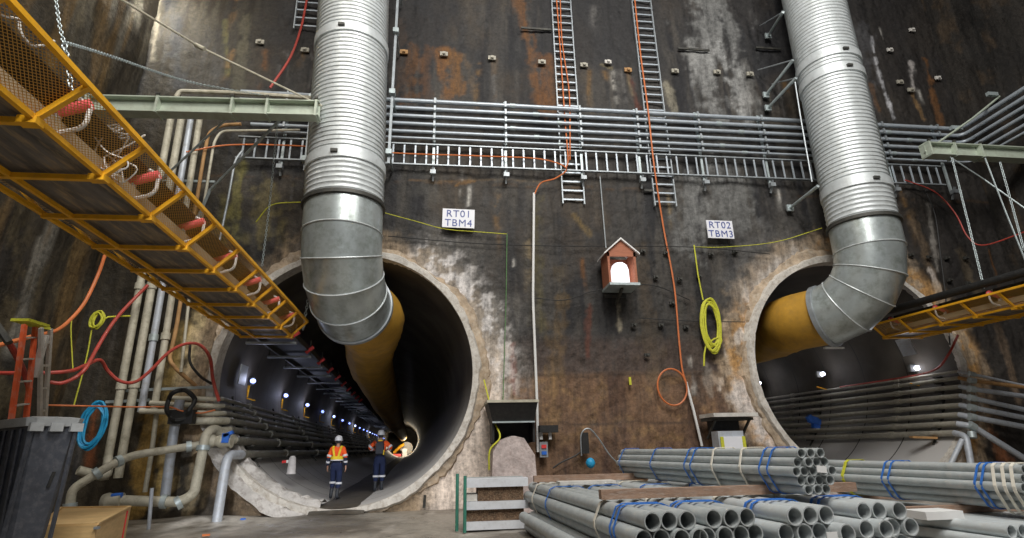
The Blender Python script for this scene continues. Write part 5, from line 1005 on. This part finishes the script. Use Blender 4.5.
def person(foot, H, label, arms, legs, vest, pack, turn=0):
    s = H/1.78; root = bpy.data.objects.new('person', None); COL.objects.link(root); root.location = foot; root.scale = (s, s, s); root.rotation_euler = (0, 0, turn); W[root.name] = Vector(foot); tag(root, label, 'person')
    J = {'pel': ((0, 0, .96), (.125, .105)), 'sp': ((0, .01, 1.12), (.115, .09)), 'ch': ((0, 0, 1.32), (.145, .10)), 'nk': ((0, .01, 1.47), .06), 'n2': ((0, .02, 1.54), .052), 'hd': ((0, .03, 1.62), (.072, .085)), 'tp': ((0, .02, 1.71), (.07, .085))}
    E_ = [('pel', 'sp'), ('sp', 'ch'), ('ch', 'nk'), ('nk', 'n2'), ('n2', 'hd'), ('hd', 'tp')]
    for sd, t in ((-1, 'l'), (1, 'r')):
        el, wr = arms[t]; kn, an = legs[t]
        J[t+'sh'] = ((sd*.18, 0, 1.42), .062); J[t+'el'] = (el, .042); J[t+'wr'] = (wr, .028); wv = Vector(wr); d = (wv-Vector(el)).normalized()
        palm = wv+d*.06; J[t+'pa'] = (tuple(palm), (.036, .018)); E_ += [('ch', t+'sh'), (t+'sh', t+'el'), (t+'el', t+'wr'), (t+'wr', t+'pa')]
        side = Vector((0, 1, 0)); side = (side-d*side.dot(d)).normalized(); inn = d.cross(side)
        for f, (o_, ln) in enumerate(((.030, .068), (.011, .078), (-.010, .072), (-.030, .058))):
            b0 = palm+side*o_+d*.028; b1 = b0+d*ln*.55+inn*(-sd)*.010; b2 = b0+d*ln+inn*(-sd)*.03
            J[t+'f%da' % f] = (tuple(b0), .0095); J[t+'f%db' % f] = (tuple(b1), .0085); J[t+'f%dc' % f] = (tuple(b2), .0075); E_ += [(t+'pa', t+'f%da' % f), (t+'f%da' % f, t+'f%db' % f), (t+'f%db' % f, t+'f%dc' % f)]
        t0 = wv+d*.03+side*.035; J[t+'t1'] = (tuple(t0), .011); J[t+'t2'] = (tuple(t0+side*.022+d*.035), .009); E_ += [(t+'wr', t+'t1'), (t+'t1', t+'t2')]
        J[t+'hp'] = ((sd*.09, 0, .90), .095); J[t+'kn'] = (kn, .058); J[t+'an'] = (an, .038); J[t+'to'] = ((an[0]+sd*.02, an[1]+.16, max(.03, an[2]-.05)), (.035, .03)); E_ += [('pel', t+'hp'), (t+'hp', t+'kn'), (t+'kn', t+'an'), (t+'an', t+'to')]
    body = skin('body', J, E_, M['skin'], root, foot)
    f = Vector((0, .03, 1.63))
    loc(MB().tube([f+Vector((0, .075, .02)), f+Vector((0, .105, -.012)), f+Vector((0, .085, -.025))], [.008, .014, .008], 8), 'nose', M['skin'], root)
    for sd in (-1, 1):
        loc(MB().tube([f+Vector((sd*.03, .072, .02)), f+Vector((sd*.03, .088, .02))], [.011, .006], 8), 'eye', M['black'], root); loc(MB().tube([f+Vector((sd*.07, 0, -.03)), f+Vector((sd*.082, -.008, 0)), f+Vector((sd*.074, -.01, .03))], [.009, .014, .009], 8), 'ear', M['skin'], root)
    loc(MB().box(f+Vector((0, .08, -.05)), (.045, .01, .008)), 'mouth', M['redwood'], root); loc(MB().tube([f+Vector((0, -.01, -.05)), f+Vector((0, -.012, .03))], [.066, .082], 14), 'hair', M['boot'], root)
    g = lambda k, a: (J[k][0], tuple(x+a for x in (J[k][1] if isinstance(J[k][1], tuple) else (J[k][1],)*2)))
    JS = {'pel': ((0, 0, .93), (.158, .13)), 'sp': g('sp', .035), 'ch': g('ch', .03), 'nk': ((0, .01, 1.46), .075)}; ES = [('pel', 'sp'), ('sp', 'ch'), ('ch', 'nk')]
    for t in 'lr':
        el, wr = Vector(arms[t][0]), Vector(arms[t][1]); JS[t+'sh'] = g(t+'sh', .022); JS[t+'el'] = g(t+'el', .02); JS[t+'wr'] = (tuple(el.lerp(wr, .93)), .044); ES += [('ch', t+'sh'), (t+'sh', t+'el'), (t+'el', t+'wr')]
    skin('work_shirt', JS, ES, zmix('two_tone_shirt', (.95, .12, .02), (.012, .02, .055), 1.17 if vest else 1.14), root, foot)
    JT = {'pel': ((0, 0, .99), (.15, .12)), 'wst': ((0, 0, 1.09), (.145, .115))}; ET = [('pel', 'wst')]
    for t in 'lr':
        kn, an = Vector(legs[t][0]), Vector(legs[t][1]); JT[t+'hp'] = g(t+'hp', .025); JT[t+'kn'] = g(t+'kn', .03); JT[t+'an'] = (tuple(kn.lerp(an, .55)), .075); ET += [('pel', t+'hp'), (t+'hp', t+'kn'), (t+'kn', t+'an')]
    skin('trousers', JT, ET, M['navy'], root, foot)
    for t in 'lr':
        kn, an = Vector(legs[t][0]), Vector(legs[t][1]); a = kn.lerp(an, .45); sd = -1 if t == 'l' else 1
        skin('boot', {'a': (tuple(a), .066), 'b': (tuple(kn.lerp(an, .8)), .055), 'c': ((an[0], an[1]-.01, an[2]-.01), .052), 'd': ((an[0]+sd*.02, an[1]+.10, max(.045, an[2]-.04)), (.05, .045)), 'e': ((an[0]+sd*.03, an[1]+.19, max(.035, an[2]-.05)), (.042, .032))}, [('a', 'b'), ('b', 'c'), ('c', 'd'), ('d', 'e')], M['boot'], root, foot)
        c = kn.lerp(an, .12); loc(ering(c, .088, .088, .055), 'reflective_band', M['reflect'], root)
        el, wr, sh = Vector(arms[t][0]), Vector(arms[t][1]), Vector(J[t+'sh'][0]); d = (el-sh).normalized(); c = sh.lerp(el, .75); loc(MB().tube([c-d*.03, c+d*.03], [.078, .074], 14), 'reflective_band', M['reflect'], root)
        d = (wr-el).normalized(); c = el.lerp(wr, .45); loc(MB().tube([c-d*.025, c+d*.025], [.064, .06], 14), 'reflective_band', M['reflect'], root)
    hc = Vector((0, .02, 1.69)); n = 20; prof = [(.118, -.03), (.122, .0), (.118, .05), (.095, .095), (.05, .122), (0, .13)]
    vs = [(hc.x+a*math.cos(2*math.pi*k/n)*.92, hc.y+a*math.sin(2*math.pi*k/n)*1.08, hc.z+z) for a, z in prof for k in range(n)]
    hm = loc(MB().add(vs, [(i*n+k, i*n+(k+1) % n, (i+1)*n+(k+1) % n, (i+1)*n+k) for i in range(5) for k in range(n)]), 'helmet', M['helmet'], root); loc(ering((0, .035, 1.665), .112, .145, .014, .02), 'helmet_brim', M['helmet'], root)
    if vest:
        loc(ering((0, 0, 1.16), .178, .142, .10), 'vest_band', M['vest'], root); loc(ering((0, 0, 1.10), .180, .144, .03, .016), 'reflective_band', M['reflect'], root)
        for sd in (-1, 1):
            p_ = [Vector((sd*.05, -.150, 1.14)), Vector((sd*.075, -.152, 1.28)), Vector((sd*.11, -.135, 1.42)), Vector((sd*.12, -.05, 1.50)), Vector((sd*.12, .05, 1.50)), Vector((sd*.10, .13, 1.42)), Vector((sd*.07, .14, 1.28)), Vector((sd*.06, .142, 1.12))]
            mb = MB()
            for a, b in zip(p_[:-1], p_[1:]): mb.bar(a, b, .06, .02, (0, -1, .01) if abs(a.y) > .1 else (0, 0, 1))
            loc(mb, 'vest_strap', M['vest'], root, False)
    if pack:
        mb = MB(); vs = []
        for z, wv_, dv in ((1.08, .10, .06), (1.11, .13, .10), (1.3, .135, .11), (1.42, .12, .09), (1.46, .08, .05)): vs += [(-wv_, -.12, z), (wv_, -.12, z), (wv_*.8, -.12-dv, z), (-wv_*.8, -.12-dv, z)]
        bp_ = loc(mb.add(vs, [(i*4+k, i*4+(k+1) % 4, i*4+4+(k+1) % 4, i*4+4+k) for i in range(4) for k in range(4)]+[(3, 2, 1, 0), (16, 17, 18, 19)]), 'backpack', M['backpack'], root)
        for sd in (-1, 1): loc(MB().tube(spl([Vector((sd*.09, -.13, 1.44)), Vector((sd*.12, -.02, 1.52)), Vector((sd*.12, .10, 1.42)), Vector((sd*.13, .12, 1.25))], 5), .02, 6), 'backpack_strap', M['backpack'], root)
        loc(MB().box((0, -.09, 1.49), (.13, .06, .035)), 'yellow_collar', M['vest'], root); loc(MB().box((.125, -.15, 1.14), (.035, .06, .14)), 'yellow_pouch', M['vest'], root)
    return root
f1 = PZ(334, 499.5, .14); f2 = PZ(378, 492, .13)
h1 = P(337, 436.5, f1.y).z-.14; h2 = P(378, 431, f2.y).z-.13
person(f1, h1, 'person in a yellow vest over orange shirt, white helmet, walking into the tunnel', {'l': ((-.25, -.02, 1.16), (-.27, .05, .92)), 'r': ((.25, -.03, 1.16), (.27, -.02, .91))}, {'l': ((-.09, .10, .52), (-.10, -.02, .10)), 'r': ((.09, .04, .50), (.09, -.14, .09))}, True, False)
person(f2, h2, 'person in orange and navy with a dark backpack, white helmet, elbows out', {'l': ((-.34, -.02, 1.27), (-.20, .16, 1.22)), 'r': ((.34, -.02, 1.27), (.20, .16, 1.22))}, {'l': ((-.09, .02, .50), (-.10, -.05, .09)), 'r': ((.09, .06, .50), (.09, .02, .09))}, False, True)

# ================================================================== LIGHT
w = bpy.data.worlds.new('world'); sc.world = w; w.use_nodes = True; w.node_tree.nodes['Background'].inputs[0].default_value = (.75, .82, 1, 1); w.node_tree.nodes['Background'].inputs[1].default_value = .10
def area(loc_, to, size, e, col=(1, .97, .92)):
    L_ = bpy.data.lights.new('floodlight', 'AREA'); L_.energy = e; L_.size = size; L_.color = col; o = bpy.data.objects.new('floodlight', L_); COL.objects.link(o)
    o.location = loc_; o.rotation_euler = (Vector(to)-Vector(loc_)).to_track_quat('-Z', 'Y').to_euler(); return o
area((1, -5, 17), (1, 14, 4), 5, 1900)
area((9, -2, 18), (9, 14, 3), 4, 1050)
area((-5.5, 3, 17.5), (-3, 13, 3), 3, 430, (1, .93, .82))
area((3, 1, 19), (3.5, 8, 0), 3, 1500)
area(P(128, -40, 12.4), P(122, 40, 14), .5, 520, (1, .97, .88))
L_ = bpy.data.lights.new('portal_fill_light', 'SPOT'); L_.energy = 4500; L_.spot_size = math.radians(26); L_.spot_blend = .8; L_.shadow_soft_size = .4; L_.color = (.95, .97, 1)  # unseen spot added to brighten the RT01 tunnel mouth and the walkers
o = bpy.data.objects.new('portal_fill_light', L_); COL.objects.link(o); o.location = (-1.5, -4, 5.5); o.rotation_euler = (Vector((-3.2, 17, .2))-o.location).to_track_quat('-Z', 'Y').to_euler()
sc.view_settings.view_transform = 'Standard'; sc.view_settings.look = 'None'; sc.view_settings.gamma = 1; sc.view_settings.exposure = 0; sc.view_settings.use_curve_mapping = False
